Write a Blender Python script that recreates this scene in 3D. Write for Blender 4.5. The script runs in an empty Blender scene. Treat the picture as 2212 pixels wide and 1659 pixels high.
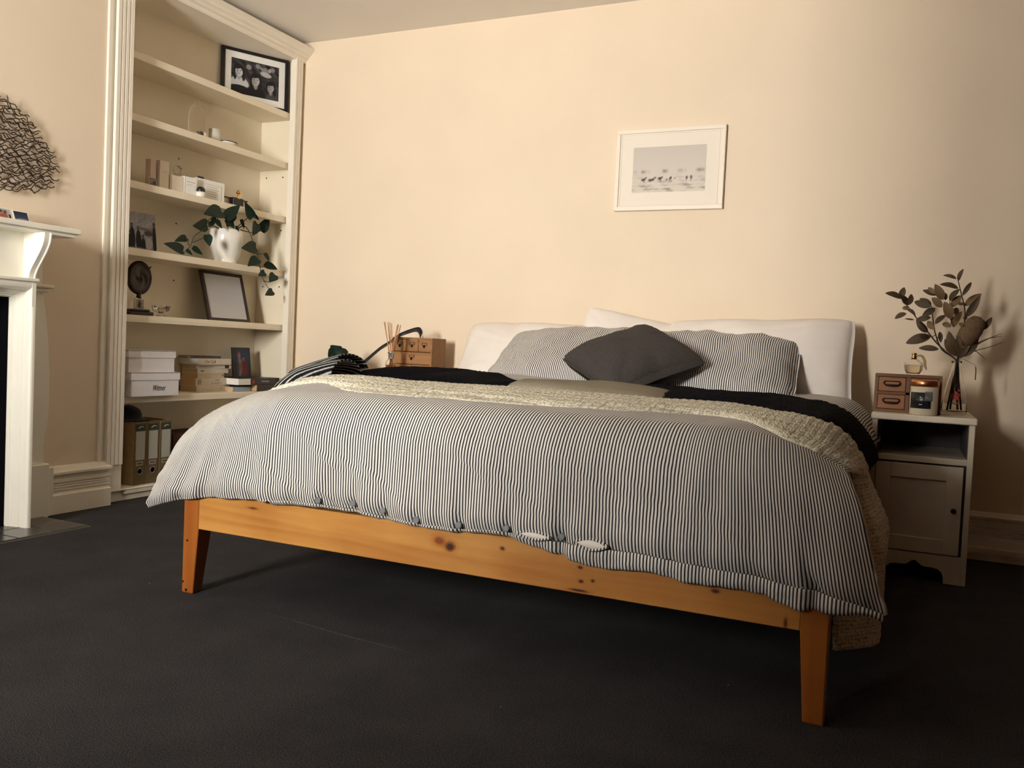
import bpy, bmesh, math, random
import numpy as np
from mathutils import Matrix, Vector, Euler
random.seed(7)
rng = np.random.default_rng(7)
SC = bpy.context.scene
C = SC.collection
PI = math.pi

# ------------------------------------------------------------------ camera
YAW, PITCH, ROLL, FPX, CAMH = 0.42959, -0.040435, 0.046056, 1877.91, 0.82
def camera_axes():
    f = Vector((-math.sin(YAW)*math.cos(PITCH), math.cos(YAW)*math.cos(PITCH), math.sin(PITCH)))
    r0 = Vector((math.cos(YAW), math.sin(YAW), 0)); u0 = r0.cross(f)
    return r0*math.cos(ROLL)+u0*math.sin(ROLL), -r0*math.sin(ROLL)+u0*math.cos(ROLL), f
r_, u_, f_ = camera_axes()
cam = bpy.data.cameras.new('camera'); cam.sensor_fit = 'HORIZONTAL'; cam.sensor_width = 36.0
cam.lens = FPX/2212*36.0; cam.clip_start = 0.02; cam.clip_end = 60
camo = bpy.data.objects.new('camera', cam); C.objects.link(camo)
m3 = Matrix((r_, u_, -f_)).transposed()
camo.matrix_world = Matrix.Translation((0, 0, CAMH)) @ m3.to_4x4()
SC.camera = camo

# ------------------------------------------------------------------ world, daylight, exposure
wd = bpy.data.worlds.new('world'); SC.world = wd; wd.use_nodes = True
wd.node_tree.nodes['Background'].inputs[0].default_value = (0.75, 0.86, 1.0, 1)
wd.node_tree.nodes['Background'].inputs[1].default_value = 0.25
def area(name, loc, rot, sx, sy, power, col):
    l = bpy.data.lights.new(name, 'AREA'); l.shape = 'RECTANGLE'; l.size = sx; l.size_y = sy
    l.energy = power; l.color = col
    o = bpy.data.objects.new(name, l); C.objects.link(o); o.location = loc; o.rotation_euler = rot
    return o
# area light for sky beyond an invented unseen window, both sized for the falloff
area('daylight', (-1.035, -3.79, 1.475), (math.radians(90), 0, 0), 4.03, 2.51, 4200, (1.0, 0.965, 0.90))
vs = SC.view_settings
vs.view_transform = 'Standard'; vs.look = 'None'; vs.exposure = 0.0; vs.gamma = 1.0; vs.use_curve_mapping = False

# ------------------------------------------------------------------ helpers
def tag(o, label=None, cat=None, group=None, kind=None):
    if label: o['label'] = label
    if cat: o['category'] = cat
    if group: o['group'] = group
    if kind: o['kind'] = kind
    return o
def thing(name, label, cat, loc=(0, 0, 0), rot=(0, 0, 0), group=None):
    o = bpy.data.objects.new(name, None); C.objects.link(o); o.empty_display_size = .05
    o.location = loc; o.rotation_euler = rot
    return tag(o, label, cat, group)
def mesh(name, V, F, mat, parent=None, smooth=False, uv=None, loc=None, rot=None, sub=None):
    """one mesh object; sub = a world point subtracted from the vertices (the thing's base)"""
    V = np.asarray(V, float)
    if sub is not None: V = V-np.asarray(sub, float)
    me = bpy.data.meshes.new(name); me.from_pydata(V.tolist(), [], [tuple(int(i) for i in f) for f in F]); 
    if mat: me.materials.append(mat)
    if smooth: me.polygons.foreach_set('use_smooth', [True]*len(me.polygons))
    if uv is not None:
        ul = me.uv_layers.new(name='UVMap'); li = np.zeros(len(me.loops), int); me.loops.foreach_get('vertex_index', li)
        ul.data.foreach_set('uv', np.asarray(uv, float)[li].ravel())
    me.update()
    o = bpy.data.objects.new(name, me); C.objects.link(o)
    if parent: o.parent = parent
    if loc is not None: o.location = loc
    if rot is not None: o.rotation_euler = rot
    return o
def cat(*parts):
    V = []; F = []
    for v, f in parts:
        n = len(V); V += [tuple(p) for p in v]; F += [tuple(i+n for i in q) for q in f]
    return V, F
def box(x0, x1, y0, y1, z0, z1, c=0.0, seg=1):
    if x0 > x1: x0, x1 = x1, x0
    if y0 > y1: y0, y1 = y1, y0
    if z0 > z1: z0, z1 = z1, z0
    V = [(x, y, z) for x in (x0, x1) for y in (y0, y1) for z in (z0, z1)]
    F = [(0, 1, 3, 2), (4, 6, 7, 5), (0, 4, 5, 1), (2, 3, 7, 6), (0, 2, 6, 4), (1, 5, 7, 3)]
    c = min(c, .45*min(x1-x0, y1-y0, z1-z0))
    if c <= 0: return V, F
    bm = bmesh.new(); bv = [bm.verts.new(v) for v in V]
    for f in F: bm.faces.new([bv[i] for i in f])
    bmesh.ops.bevel(bm, geom=bm.edges[:], offset=c, segments=seg, affect='EDGES', profile=.5)
    bm.verts.ensure_lookup_table(); bm.verts.index_update()
    V = [tuple(v.co) for v in bm.verts]; F = [tuple(v.index for v in f.verts) for f in bm.faces]; bm.free()
    return V, F
def prism(poly, axis, a, b):
    """polygon (two coordinates, in the order of the remaining axes) extruded along axis from a to b"""
    n = len(poly); V = []
    for w in (a, b):
        for p, q in poly:
            V.append({'x': (w, p, q), 'y': (p, w, q), 'z': (p, q, w)}[axis])
    F = [(i, (i+1) % n, n+(i+1) % n, n+i) for i in range(n)]
    return V, F+[tuple(range(n))[::-1], tuple(range(n, 2*n))]
def lathe(prof, seg=32, cx=0, cy=0, cz=0, closed=True):
    V = []; F = []; n = len(prof)
    for i in range(seg):
        a = 2*PI*i/seg
        for r, z in prof: V.append((cx+r*math.cos(a), cy+r*math.sin(a), cz+z))
    for i in range(seg):
        j = (i+1) % seg
        for k in range(n-1): F.append((i*n+k, j*n+k, j*n+k+1, i*n+k+1))
    if closed:
        F.append(tuple(i*n for i in range(seg))[::-1]); F.append(tuple(i*n+n-1 for i in range(seg)))
    return V, F
def tube(path, rad, seg=7, closed=False, flat=1.0):
    P = [Vector(p) for p in path]; n = len(P); V = []; F = []
    if not hasattr(rad, '__len__'): rad = [rad]*n
    up = Vector((0, 0, 1))
    nrm = None
    for i in range(n):
        t = (P[min(i+1, n-1)]-P[max(i-1, 0)])
        t = t.normalized() if t.length > 0 else Vector((0, 0, 1))
        if nrm is None: nrm = t.cross(up) if abs(t.z) < .9 else t.cross(Vector((1, 0, 0)))
        nrm = (nrm-t*nrm.dot(t)).normalized(); b = t.cross(nrm)
        for k in range(seg):
            a = 2*PI*k/seg
            V.append(tuple(P[i]+(nrm*math.cos(a)+b*math.sin(a)*flat)*rad[i]))
    for i in range(n-1):
        for k in range(seg):
            l = (k+1) % seg
            F.append((i*seg+k, i*seg+l, (i+1)*seg+l, (i+1)*seg+k))
    F.append(tuple(range(seg))[::-1]); F.append(tuple((n-1)*seg+k for k in range(seg)))
    return V, F
def spline(pts, n=20):
    P = np.array(pts, float); m = len(P); out = []
    for u in np.linspace(0, m-1, n):
        i = min(int(u), m-2); t = u-i
        p0, p1, p2, p3 = P[max(i-1, 0)], P[i], P[i+1], P[min(i+2, m-1)]
        out.append(tuple(.5*((2*p1)+(p2-p0)*t+(2*p0-5*p1+4*p2-p3)*t*t+(3*p1-p0-3*p2+p3)*t**3)))
    return out
def ellipsoid(cx, cy, cz, rx, ry, rz, nu=16, nv=10):
    V = [(cx, cy, cz-rz)]; F = []
    for j in range(1, nv):
        ph = -PI/2+PI*j/nv
        for i in range(nu):
            a = 2*PI*i/nu; V.append((cx+rx*math.cos(ph)*math.cos(a), cy+ry*math.cos(ph)*math.sin(a), cz+rz*math.sin(ph)))
    V.append((cx, cy, cz+rz)); top = len(V)-1
    for i in range(nu):
        k = (i+1) % nu; F.append((0, 1+k, 1+i)); F.append((top, 1+(nv-2)*nu+i, 1+(nv-2)*nu+k))
    for j in range(nv-2):
        for i in range(nu):
            k = (i+1) % nu; a = 1+j*nu; b = a+nu; F.append((a+i, a+k, b+k, b+i))
    return V, F
def gridf(n, m, wrap=False):
    return [(i*m+j, (i+1)*m+j, (i+1)*m+j+1, i*m+j+1) for i in range(n-1) for j in range(m-1)]
def noise2(x, y, seed=0, oct=5, f0=1.0, gain=.55):
    """smooth pseudo noise: a sum of random plane waves, about -1..1"""
    r = np.random.default_rng(seed); out = 0*x; a = 1.0; f = f0; tot = 0
    for o in range(oct):
        for k in range(3):
            th = r.uniform(0, 2*PI); ph = r.uniform(0, 2*PI); g = f*r.uniform(.7, 1.4)
            out = out+a*np.sin((x*math.cos(th)+y*math.sin(th))*g*2*PI+ph)
        tot += a*1.7; a *= gain; f *= 2
    return out/tot
def txt(name, body, size, mat, parent, loc, rot, shear=0, ax='CENTER', extrude=.0003, narrow=1.0):
    cu = bpy.data.curves.new(name, 'FONT'); cu.body = body; cu.size = size; cu.shear = shear; cu.align_x = ax; cu.align_y = 'CENTER'; cu.extrude = extrude; cu.resolution_u = 3
    tmp = bpy.data.objects.new(name, cu); C.objects.link(tmp)
    dg = bpy.context.evaluated_depsgraph_get(); me = bpy.data.meshes.new_from_object(tmp.evaluated_get(dg)); bpy.data.objects.remove(tmp)
    me.materials.clear(); me.materials.append(mat)
    o = bpy.data.objects.new(name, me); C.objects.link(o); o.parent = parent; o.location = loc; o.rotation_euler = rot; o.scale = (narrow, 1, 1)
    return o

# ------------------------------------------------------------------ materials
def srgb(r, g, b):
    f = lambda c: (c/255)/12.92 if c <= 10 else (((c/255)+.055)/1.055)**2.4
    return (f(r), f(g), f(b))
def mat(name, col, rough=.6, metal=0, noise=0., nscale=20., bump=0., bscale=200., spec=.5, trans=0, ior=1.45, sheen=0, alpha=1, stretch=None, coat=0):
    m = bpy.data.materials.new(name); m.use_nodes = True; nt = m.node_tree; N = nt.nodes; L = nt.links; b = N['Principled BSDF']
    b.inputs['Base Color'].default_value = (*col, 1); b.inputs['Roughness'].default_value = rough; b.inputs['Metallic'].default_value = metal
    b.inputs['Specular IOR Level'].default_value = spec; b.inputs['Transmission Weight'].default_value = trans; b.inputs['IOR'].default_value = ior
    b.inputs['Sheen Weight'].default_value = sheen; b.inputs['Coat Weight'].default_value = coat
    tc = N.new('ShaderNodeTexCoord'); mp = N.new('ShaderNodeMapping'); L.new(tc.outputs['Object'], mp.inputs[0])
    if stretch: mp.inputs['Scale'].default_value = stretch
    if noise:
        t = N.new('ShaderNodeTexNoise'); t.inputs['Scale'].default_value = nscale; t.inputs['Detail'].default_value = 6; L.new(mp.outputs[0], t.inputs[0])
        r = N.new('ShaderNodeMapRange'); L.new(t.outputs[0], r.inputs[0]); r.inputs[1].default_value = .3; r.inputs[2].default_value = .7
        r.inputs[3].default_value = 1-noise; r.inputs[4].default_value = 1+noise
        x = N.new('ShaderNodeMix'); x.data_type = 'RGBA'; x.blend_type = 'MULTIPLY'; x.inputs[0].default_value = 1
        x.inputs[6].default_value = (*col, 1); cb = N.new('ShaderNodeCombineColor')
        for k in range(3): L.new(r.outputs[0], cb.inputs[k])
        L.new(cb.outputs[0], x.inputs[7]); L.new(x.outputs[2], b.inputs['Base Color'])
    if bump:
        t2 = N.new('ShaderNodeTexNoise'); t2.inputs['Scale'].default_value = bscale; t2.inputs['Detail'].default_value = 3; L.new(mp.outputs[0], t2.inputs[0])
        bn = N.new('ShaderNodeBump'); bn.inputs['Strength'].default_value = bump; bn.inputs['Distance'].default_value = .004
        L.new(t2.outputs[0], bn.inputs['Height']); L.new(bn.outputs[0], b.inputs['Normal'])
    return m
M = {}
M['wall'] = mat('wall_paint', (.82, .685, .525), .75, noise=.02, nscale=3, bump=.06, bscale=90, spec=.2)
M['darkwall'] = mat('low_bounce_wall', (.20, .070, .022), .8, noise=.03, nscale=3, spec=.2)  # unseen front and right walls, coloured dark to limit and warm bounced light
M['ceil'] = mat('ceiling_paint', (.88, .83, .76), .85, noise=.02, nscale=2, spec=.1)
M['trim'] = mat('trim_paint', (.87, .80, .68), .38, noise=.02, nscale=8, spec=.45)
M['shelfpaint'] = mat('shelf_paint', (.82, .73, .57), .45, noise=.02, nscale=6, spec=.35)
M['fire'] = mat('mantel_paint', (.88, .84, .73), .32, noise=.02, nscale=8, spec=.5)
M['white'] = mat('white_paint', (.76, .67, .53), .4, noise=.03, nscale=10)
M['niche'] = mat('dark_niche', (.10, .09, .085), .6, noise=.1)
M['black'] = mat('black_void', (.004, .004, .005), 1.0, spec=.02)
M['blackpaint'] = mat('black_lacquer', (.012, .009, .010), .35)
M['brownblack'] = mat('dark_brown_wood', (.022, .012, .010), .4, noise=.2, nscale=30, stretch=(1, 1, .2))
M['paper'] = mat('paper', (.78, .76, .70), .8, noise=.03, nscale=30)
M['box'] = mat('white_card', (.74, .71, .72), .6, noise=.02, nscale=15)
M['pages'] = mat('page_edges', (.62, .40, .20), .9, noise=.18, nscale=60, stretch=(1, 1, 14))
M['cream'] = mat('cream_card', (.72, .63, .50), .6, noise=.03, nscale=20)
M['glass'] = mat('clear_glass', (.97, .98, .97), .02, trans=1, ior=1.45)
M['thinglass'] = mat('thin_glass', (.99, .99, .98), .03, trans=1, ior=1.12)
M['gold'] = mat('gold_metal', (.75, .45, .16), .22, metal=1)
M['copper'] = mat('copper_metal', (.62, .27, .12), .3, metal=1)
M['silver'] = mat('silver_metal', (.6, .6, .6), .25, metal=1)
M['bronze'] = mat('dark_bronze', (.03, .022, .016), .4, metal=.5, noise=.5, nscale=25)
M['bronzeleaf'] = mat('dark_patina', (.07, .06, .045), .6, noise=.5, nscale=40)
M['ceramic'] = mat('white_ceramic', (.82, .78, .70), .24, spec=.45)
M['soil'] = mat('soil', (.03, .02, .014), .95, noise=.4, nscale=80)
M['pothos'] = mat('pothos_leaf', (.007, .020, .011), .5, noise=.35, nscale=40, spec=.25)
M['vine'] = mat('vine_stem', (.035, .035, .015), .6)
M['ink'] = mat('ink', (.03, .03, .035), .6)
M['red'] = mat('red_print', (.30, .03, .02), .6)
M['iron'] = mat('dark_iron', (.020, .013, .009), .45, metal=.6)
M['coral'] = mat('brown_wire', (.045, .028, .018), .45, metal=.4)
M['binder'] = mat('binder_board', (.46, .31, .15), .8, noise=.12, nscale=30)
M['binderspine'] = mat('binder_spine', (.16, .115, .055), .75, noise=.15, nscale=40)
M['bindergreen'] = mat('binder_green', (.035, .05, .03), .7)
M['label'] = mat('label_paper', (.50, .50, .45), .8)
M['felt'] = mat('black_felt', (.008, .008, .009), .95, sheen=.2)
M['leather'] = mat('black_leather', (.010, .009, .008), .45, noise=.2, nscale=60, bump=.1)
M['amber'] = mat('amber_liquid', (.75, .36, .18), .05, trans=.85, ior=1.36)
M['reed'] = mat('reed', (.55, .27, .13), .7, noise=.2, nscale=60, stretch=(1, 1, .1))
M['wax'] = mat('wax', (.62, .58, .47), .45)
M['redsmear'] = mat('red_transfer', (.32, .05, .04), .7, noise=.4, nscale=120)
M['greyfab'] = mat('charcoal_linen', (.050, .043, .039), .95, noise=.22, nscale=160, bump=.3, bscale=900)
M['whitefab'] = mat('white_cotton', (.82, .75, .69), .95, noise=.02, nscale=6, bump=.12, bscale=500, sheen=.0)
M['mattress'] = mat('mattress_ticking', (.70, .68, .63), .95, noise=.02)
M['dryleaf'] = mat('dry_leaf', (.075, .045, .020), .6, noise=.35, nscale=50)
M['paleleaf'] = mat('pale_leaf', (.20, .125, .058), .7, noise=.2, nscale=40)
M['twig'] = mat('dark_twig', (.035, .020, .012), .7)
M['banksia'] = mat('banksia_bloom', (.19, .115, .062), .95, noise=.3, nscale=200, bump=.8, bscale=350)
M['hearth'] = mat('slate_tile', (.06, .055, .05), .22, noise=.45, nscale=14, spec=.5)
M['grout'] = mat('grout', (.16, .13, .10), .9)
M['button'] = mat('grey_button', (.16, .17, .18), .35)
M['maroon'] = mat('maroon_card', (.05, .014, .010), .7)

def wood(name, c1, c2, axis='x', scale=1.0, rough=.4, knots=(), coat=0, ring=7.0):
    m = bpy.data.materials.new(name); m.use_nodes = True; nt = m.node_tree; N = nt.nodes; L = nt.links; b = N['Principled BSDF']
    tc = N.new('ShaderNodeTexCoord'); mp = N.new('ShaderNodeMapping'); L.new(tc.outputs['Object'], mp.inputs[0])
    s = {'x': (.06, 1, 1), 'y': (1, .06, 1), 'z': (1, 1, .06)}[axis]; mp.inputs['Scale'].default_value = tuple(v*scale for v in s)
    n1 = N.new('ShaderNodeTexNoise'); n1.inputs['Scale'].default_value = 22; n1.inputs['Detail'].default_value = 7; n1.inputs['Distortion'].default_value = .8; L.new(mp.outputs[0], n1.inputs[0])
    n2 = N.new('ShaderNodeTexNoise'); n2.inputs['Scale'].default_value = 4.5; n2.inputs['Detail'].default_value = 3; L.new(tc.outputs['Object'], n2.inputs[0])
    ad = N.new('ShaderNodeMath'); ad.operation = 'MULTIPLY_ADD'; L.new(n1.outputs[0], ad.inputs[0]); ad.inputs[1].default_value = .62; 
    ad2 = N.new('ShaderNodeMath'); ad2.operation = 'MULTIPLY'; L.new(n2.outputs[0], ad2.inputs[0]); ad2.inputs[1].default_value = .38; L.new(ad2.outputs[0], ad.inputs[2])
    cr = N.new('ShaderNodeValToRGB'); L.new(ad.outputs[0], cr.inputs[0]); e = cr.color_ramp.elements
    e[0].position = .36; e[0].color = (*c2, 1); e[1].position = .62; e[1].color = (*c1, 1)
    last = cr.outputs[0]
    wob = N.new('ShaderNodeTexNoise'); wob.inputs['Scale'].default_value = 45; L.new(tc.outputs['Object'], wob.inputs[0])
    for (kx, ky, kz, rx, rz, dark) in knots:
        sub = N.new('ShaderNodeVectorMath'); sub.operation = 'SUBTRACT'; L.new(tc.outputs['Object'], sub.inputs[0]); sub.inputs[1].default_value = (kx, ky, kz)
        mul = N.new('ShaderNodeVectorMath'); mul.operation = 'MULTIPLY'; L.new(sub.outputs[0], mul.inputs[0]); mul.inputs[1].default_value = (1/rx, 0, 1/rz)
        ln = N.new('ShaderNodeVectorMath'); ln.operation = 'LENGTH'; L.new(mul.outputs[0], ln.inputs[0])
        wa = N.new('ShaderNodeMath'); wa.operation = 'MULTIPLY_ADD'; L.new(wob.outputs[0], wa.inputs[0]); wa.inputs[1].default_value = .7; L.new(ln.outputs['Value'], wa.inputs[2])
        mr = N.new('ShaderNodeValToRGB'); L.new(wa.outputs[0], mr.inputs[0]); ee = mr.color_ramp.elements
        mr.color_ramp.interpolation = 'EASE'
        dv = N.new('ShaderNodeMath'); dv.operation = 'DIVIDE'; L.new(wa.outputs[0], dv.inputs[0]); dv.inputs[1].default_value = 3.2; L.new(dv.outputs[0], mr.inputs[0])
        ee[0].position = .27; ee[0].color = (dark, dark*.55, dark*.45, 1); ee[1].position = .80; ee[1].color = (1, 1, 1, 1)
        k = ee.new(.38); k.color = (min(1, dark+.32), min(1, dark*.6+.26), .20, 1); k = ee.new(.55); k.color = (.90, .84, .74, 1)
        mx = N.new('ShaderNodeMix'); mx.data_type = 'RGBA'; mx.blend_type = 'MULTIPLY'; mx.inputs[0].default_value = 1
        L.new(last, mx.inputs[6]); L.new(mr.outputs[0], mx.inputs[7]); last = mx.outputs[2]
    L.new(last, b.inputs['Base Color']); b.inputs['Roughness'].default_value = rough; b.inputs['Coat Weight'].default_value = coat; b.inputs['Coat Roughness'].default_value = .3
    bn = N.new('ShaderNodeBump'); bn.inputs['Strength'].default_value = .08; bn.inputs['Distance'].default_value = .002; L.new(n1.outputs[0], bn.inputs['Height']); L.new(bn.outputs[0], b.inputs['Normal'])
    return m
PINE1, PINE2 = (.56, .270, .065), (.40, .150, .026)
M['oak2'] = wood('amber_oak', (.31,.125,.036), (.23,.08,.02), 'x', 1.6, rough=.45)
M['wallframe'] = mat('white_frame', (.84,.75,.63), .45)
M['matboard'] = mat('matboard', (.85,.77,.66), .8)
M['pine_leg'] = wood('pine_leg', (.38, .120, .018), (.29, .078, .010), 'z', rough=.36, coat=.15)
M['oak'] = wood('oak_box', (.34, .165, .058), (.26, .115, .036), 'x', 1.6, rough=.5)
M['oakdark'] = wood('stained_oak', (.17, .072, .026), (.125, .045, .014), 'x', 1.6, rough=.5)

def stripes(name, period=.0086, light=(.80, .77, .72), dark=(.042, .038, .042), duty=.44):
    m = bpy.data.materials.new(name); m.use_nodes = True; nt = m.node_tree; N = nt.nodes; L = nt.links; b = N['Principled BSDF']
    uv = N.new('ShaderNodeUVMap'); sp = N.new('ShaderNodeSeparateXYZ'); L.new(uv.outputs[0], sp.inputs[0])
    d = N.new('ShaderNodeMath'); d.operation = 'MULTIPLY'; L.new(sp.outputs[0], d.inputs[0]); d.inputs[1].default_value = 1/period
    fr = N.new('ShaderNodeMath'); fr.operation = 'FRACT'; L.new(d.outputs[0], fr.inputs[0])
    cr = N.new('ShaderNodeValToRGB'); L.new(fr.outputs[0], cr.inputs[0]); e = cr.color_ramp.elements
    e[0].position = 0; e[0].color = (*dark, 1); e[1].position = duty-.05; e[1].color = (*dark, 1)
    for p, c in ((duty+.03, light), (.92, light), (1.0, dark)):
        k = e.new(p); k.color = (*c, 1)
    L.new(cr.outputs[0], b.inputs['Base Color']); b.inputs['Roughness'].default_value = .95; b.inputs['Specular IOR Level'].default_value = .15; b.inputs['Sheen Weight'].default_value = .08
    wv = N.new('ShaderNodeTexNoise'); wv.inputs['Scale'].default_value = 900; L.new(uv.outputs[0], wv.inputs[0])
    n2 = N.new('ShaderNodeTexNoise'); n2.inputs['Scale'].default_value = 28; n2.inputs['Detail'].default_value = 5; L.new(uv.outputs[0], n2.inputs[0])
    bn = N.new('ShaderNodeBump'); bn.inputs['Strength'].default_value = .25; bn.inputs['Distance'].default_value = .002; L.new(wv.outputs[0], bn.inputs['Height'])
    b2 = N.new('ShaderNodeBump'); b2.inputs['Strength'].default_value = .35; b2.inputs['Distance'].default_value = .006; L.new(n2.outputs[0], b2.inputs['Height']); L.new(bn.outputs[0], b2.inputs['Normal'])
    L.new(b2.outputs[0], b.inputs['Normal'])
    return m
M['stripe'] = stripes('ticking_stripe')

def knit(name, base, hole, scale, rough=.98, bump=.7, flecks=None):
    m = bpy.data.materials.new(name); m.use_nodes = True; nt = m.node_tree; N = nt.nodes; L = nt.links; b = N['Principled BSDF']
    uv = N.new('ShaderNodeUVMap'); mp = N.new('ShaderNodeMapping'); L.new(uv.outputs[0], mp.inputs[0]); mp.inputs['Scale'].default_value = (scale, scale*.8, 1)
    v = N.new('ShaderNodeTexVoronoi'); v.inputs['Scale'].default_value = 1; v.inputs['Randomness'].default_value = .45; L.new(mp.outputs[0], v.inputs[0])
    cr = N.new('ShaderNodeValToRGB'); L.new(v.outputs['Distance'], cr.inputs[0]); e = cr.color_ramp.elements
    e[0].position = .42; e[0].color = (*base, 1); e[1].position = .80; e[1].color = (*hole, 1)
    last = cr.outputs[0]
    if flecks:
        n = N.new('ShaderNodeTexNoise'); n.inputs['Scale'].default_value = 260; n.inputs['Detail'].default_value = 2; L.new(uv.outputs[0], n.inputs[0])
        c2 = N.new('ShaderNodeValToRGB'); L.new(n.outputs[0], c2.inputs[0]); q = c2.color_ramp.elements; q[0].position = .60; q[0].color = (0, 0, 0, 1); q[1].position = .72; q[1].color = (1, 1, 1, 1)
        mx = N.new('ShaderNodeMix'); mx.data_type = 'RGBA'; L.new(c2.outputs[0], mx.inputs[0]); L.new(last, mx.inputs[6]); mx.inputs[7].default_value = (*flecks, 1); last = mx.outputs[2]
    L.new(last, b.inputs['Base Color']); b.inputs['Roughness'].default_value = rough; b.inputs['Specular IOR Level'].default_value = .05
    bn = N.new('ShaderNodeBump'); bn.inputs['Strength'].default_value = bump; bn.inputs['Distance'].default_value = .004; bn.invert = True; L.new(v.outputs['Distance'], bn.inputs['Height']); L.new(bn.outputs[0], b.inputs['Normal'])
    return m
M['creamknit'] = knit('cream_cable_knit', (.82, .78, .64), (.34, .29, .19), 110)
M['blackknit'] = knit('black_knit', (.0055, .0055, .008), (.002, .002, .003), 150, flecks=(.045, .047, .06))
M['taupeknit'] = knit('taupe_fleece', (.30, .265, .20), (.20, .17, .12), 260, bump=.5)
def banded(name):
    m = bpy.data.materials.new(name); m.use_nodes = True; nt = m.node_tree; N = nt.nodes; L = nt.links; b = N['Principled BSDF']
    uv = N.new('ShaderNodeUVMap'); sp = N.new('ShaderNodeSeparateXYZ'); L.new(uv.outputs[0], sp.inputs[0])
    n = N.new('ShaderNodeTexNoise'); n.inputs['Scale'].default_value = 160; L.new(uv.outputs[0], n.inputs[0])
    a = N.new('ShaderNodeMath'); a.operation = 'MULTIPLY_ADD'; L.new(n.outputs[0], a.inputs[0]); a.inputs[1].default_value = .006; L.new(sp.outputs[1], a.inputs[2])
    d = N.new('ShaderNodeMath'); d.operation = 'MULTIPLY'; L.new(a.outputs[0], d.inputs[0]); d.inputs[1].default_value = 1/.024
    fr = N.new('ShaderNodeMath'); fr.operation = 'FRACT'; L.new(d.outputs[0], fr.inputs[0])
    cr = N.new('ShaderNodeValToRGB'); L.new(fr.outputs[0], cr.inputs[0]); e = cr.color_ramp.elements
    e[0].position = .60; e[0].color = (.012, .012, .015, 1); e[1].position = .68; e[1].color = (.46, .46, .44, 1)
    k = e.new(.93); k.color = (.46, .46, .44, 1); k = e.new(1.0); k.color = (.012, .012, .015, 1)
    L.new(cr.outputs[0], b.inputs['Base Color']); b.inputs['Roughness'].default_value = .98; b.inputs['Specular IOR Level'].default_value = .1
    bn = N.new('ShaderNodeBump'); bn.inputs['Strength'].default_value = .6; bn.inputs['Distance'].default_value = .003; L.new(n.outputs[0], bn.inputs['Height']); L.new(bn.outputs[0], b.inputs['Normal'])
    return m
M['banded'] = banded('black_white_banded_knit')

def carpet():
    m = bpy.data.materials.new('charcoal_carpet'); m.use_nodes = True; nt = m.node_tree; N = nt.nodes; L = nt.links; b = N['Principled BSDF']
    tc = N.new('ShaderNodeTexCoord')
    n1 = N.new('ShaderNodeTexNoise'); n1.inputs['Scale'].default_value = 260; n1.inputs['Detail'].default_value = 4; L.new(tc.outputs['Object'], n1.inputs[0])
    n2 = N.new('ShaderNodeTexNoise'); n2.inputs['Scale'].default_value = 5; n2.inputs['Detail'].default_value = 5; L.new(tc.outputs['Object'], n2.inputs[0])
    ad = N.new('ShaderNodeMath'); ad.operation = 'MULTIPLY_ADD'; L.new(n1.outputs[0], ad.inputs[0]); ad.inputs[1].default_value = .80
    a2 = N.new('ShaderNodeMath'); a2.operation = 'MULTIPLY'; L.new(n2.outputs[0], a2.inputs[0]); a2.inputs[1].default_value = .20; L.new(a2.outputs[0], ad.inputs[2])
    cr = N.new('ShaderNodeValToRGB'); L.new(ad.outputs[0], cr.inputs[0]); e = cr.color_ramp.elements
    e[0].position = .36; e[0].color = (.028, .027, .028, 1); e[1].position = .64; e[1].color = (.074, .071, .073, 1)
    v = N.new('ShaderNodeTexVoronoi'); v.inputs['Scale'].default_value = 4.2; L.new(tc.outputs['Object'], v.inputs[0])
    lt = N.new('ShaderNodeMath'); lt.operation = 'LESS_THAN'; L.new(v.outputs['Distance'], lt.inputs[0]); lt.inputs[1].default_value = .012
    mx = N.new('ShaderNodeMix'); mx.data_type = 'RGBA'; L.new(lt.outputs[0], mx.inputs[0]); L.new(cr.outputs[0], mx.inputs[6]); mx.inputs[7].default_value = (.35, .34, .33, 1)
    L.new(mx.outputs[2], b.inputs['Base Color']); b.inputs['Roughness'].default_value = 1; b.inputs['Specular IOR Level'].default_value = .05
    bn = N.new('ShaderNodeBump'); bn.inputs['Strength'].default_value = .9; bn.inputs['Distance'].default_value = .006; L.new(ad.outputs[0], bn.inputs['Height']); L.new(bn.outputs[0], b.inputs['Normal'])
    return m
M['carpet'] = carpet()
def vcol(name, rough=.45):
    m = bpy.data.materials.new(name); m.use_nodes = True; nt = m.node_tree; b = nt.nodes['Principled BSDF']
    a = nt.nodes.new('ShaderNodeAttribute'); a.attribute_name = 'print'; nt.links.new(a.outputs['Color'], b.inputs['Base Color']); b.inputs['Roughness'].default_value = rough
    b.inputs['Specular IOR Level'].default_value = .3
    return m
M['print'] = vcol('photo_print')

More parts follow.
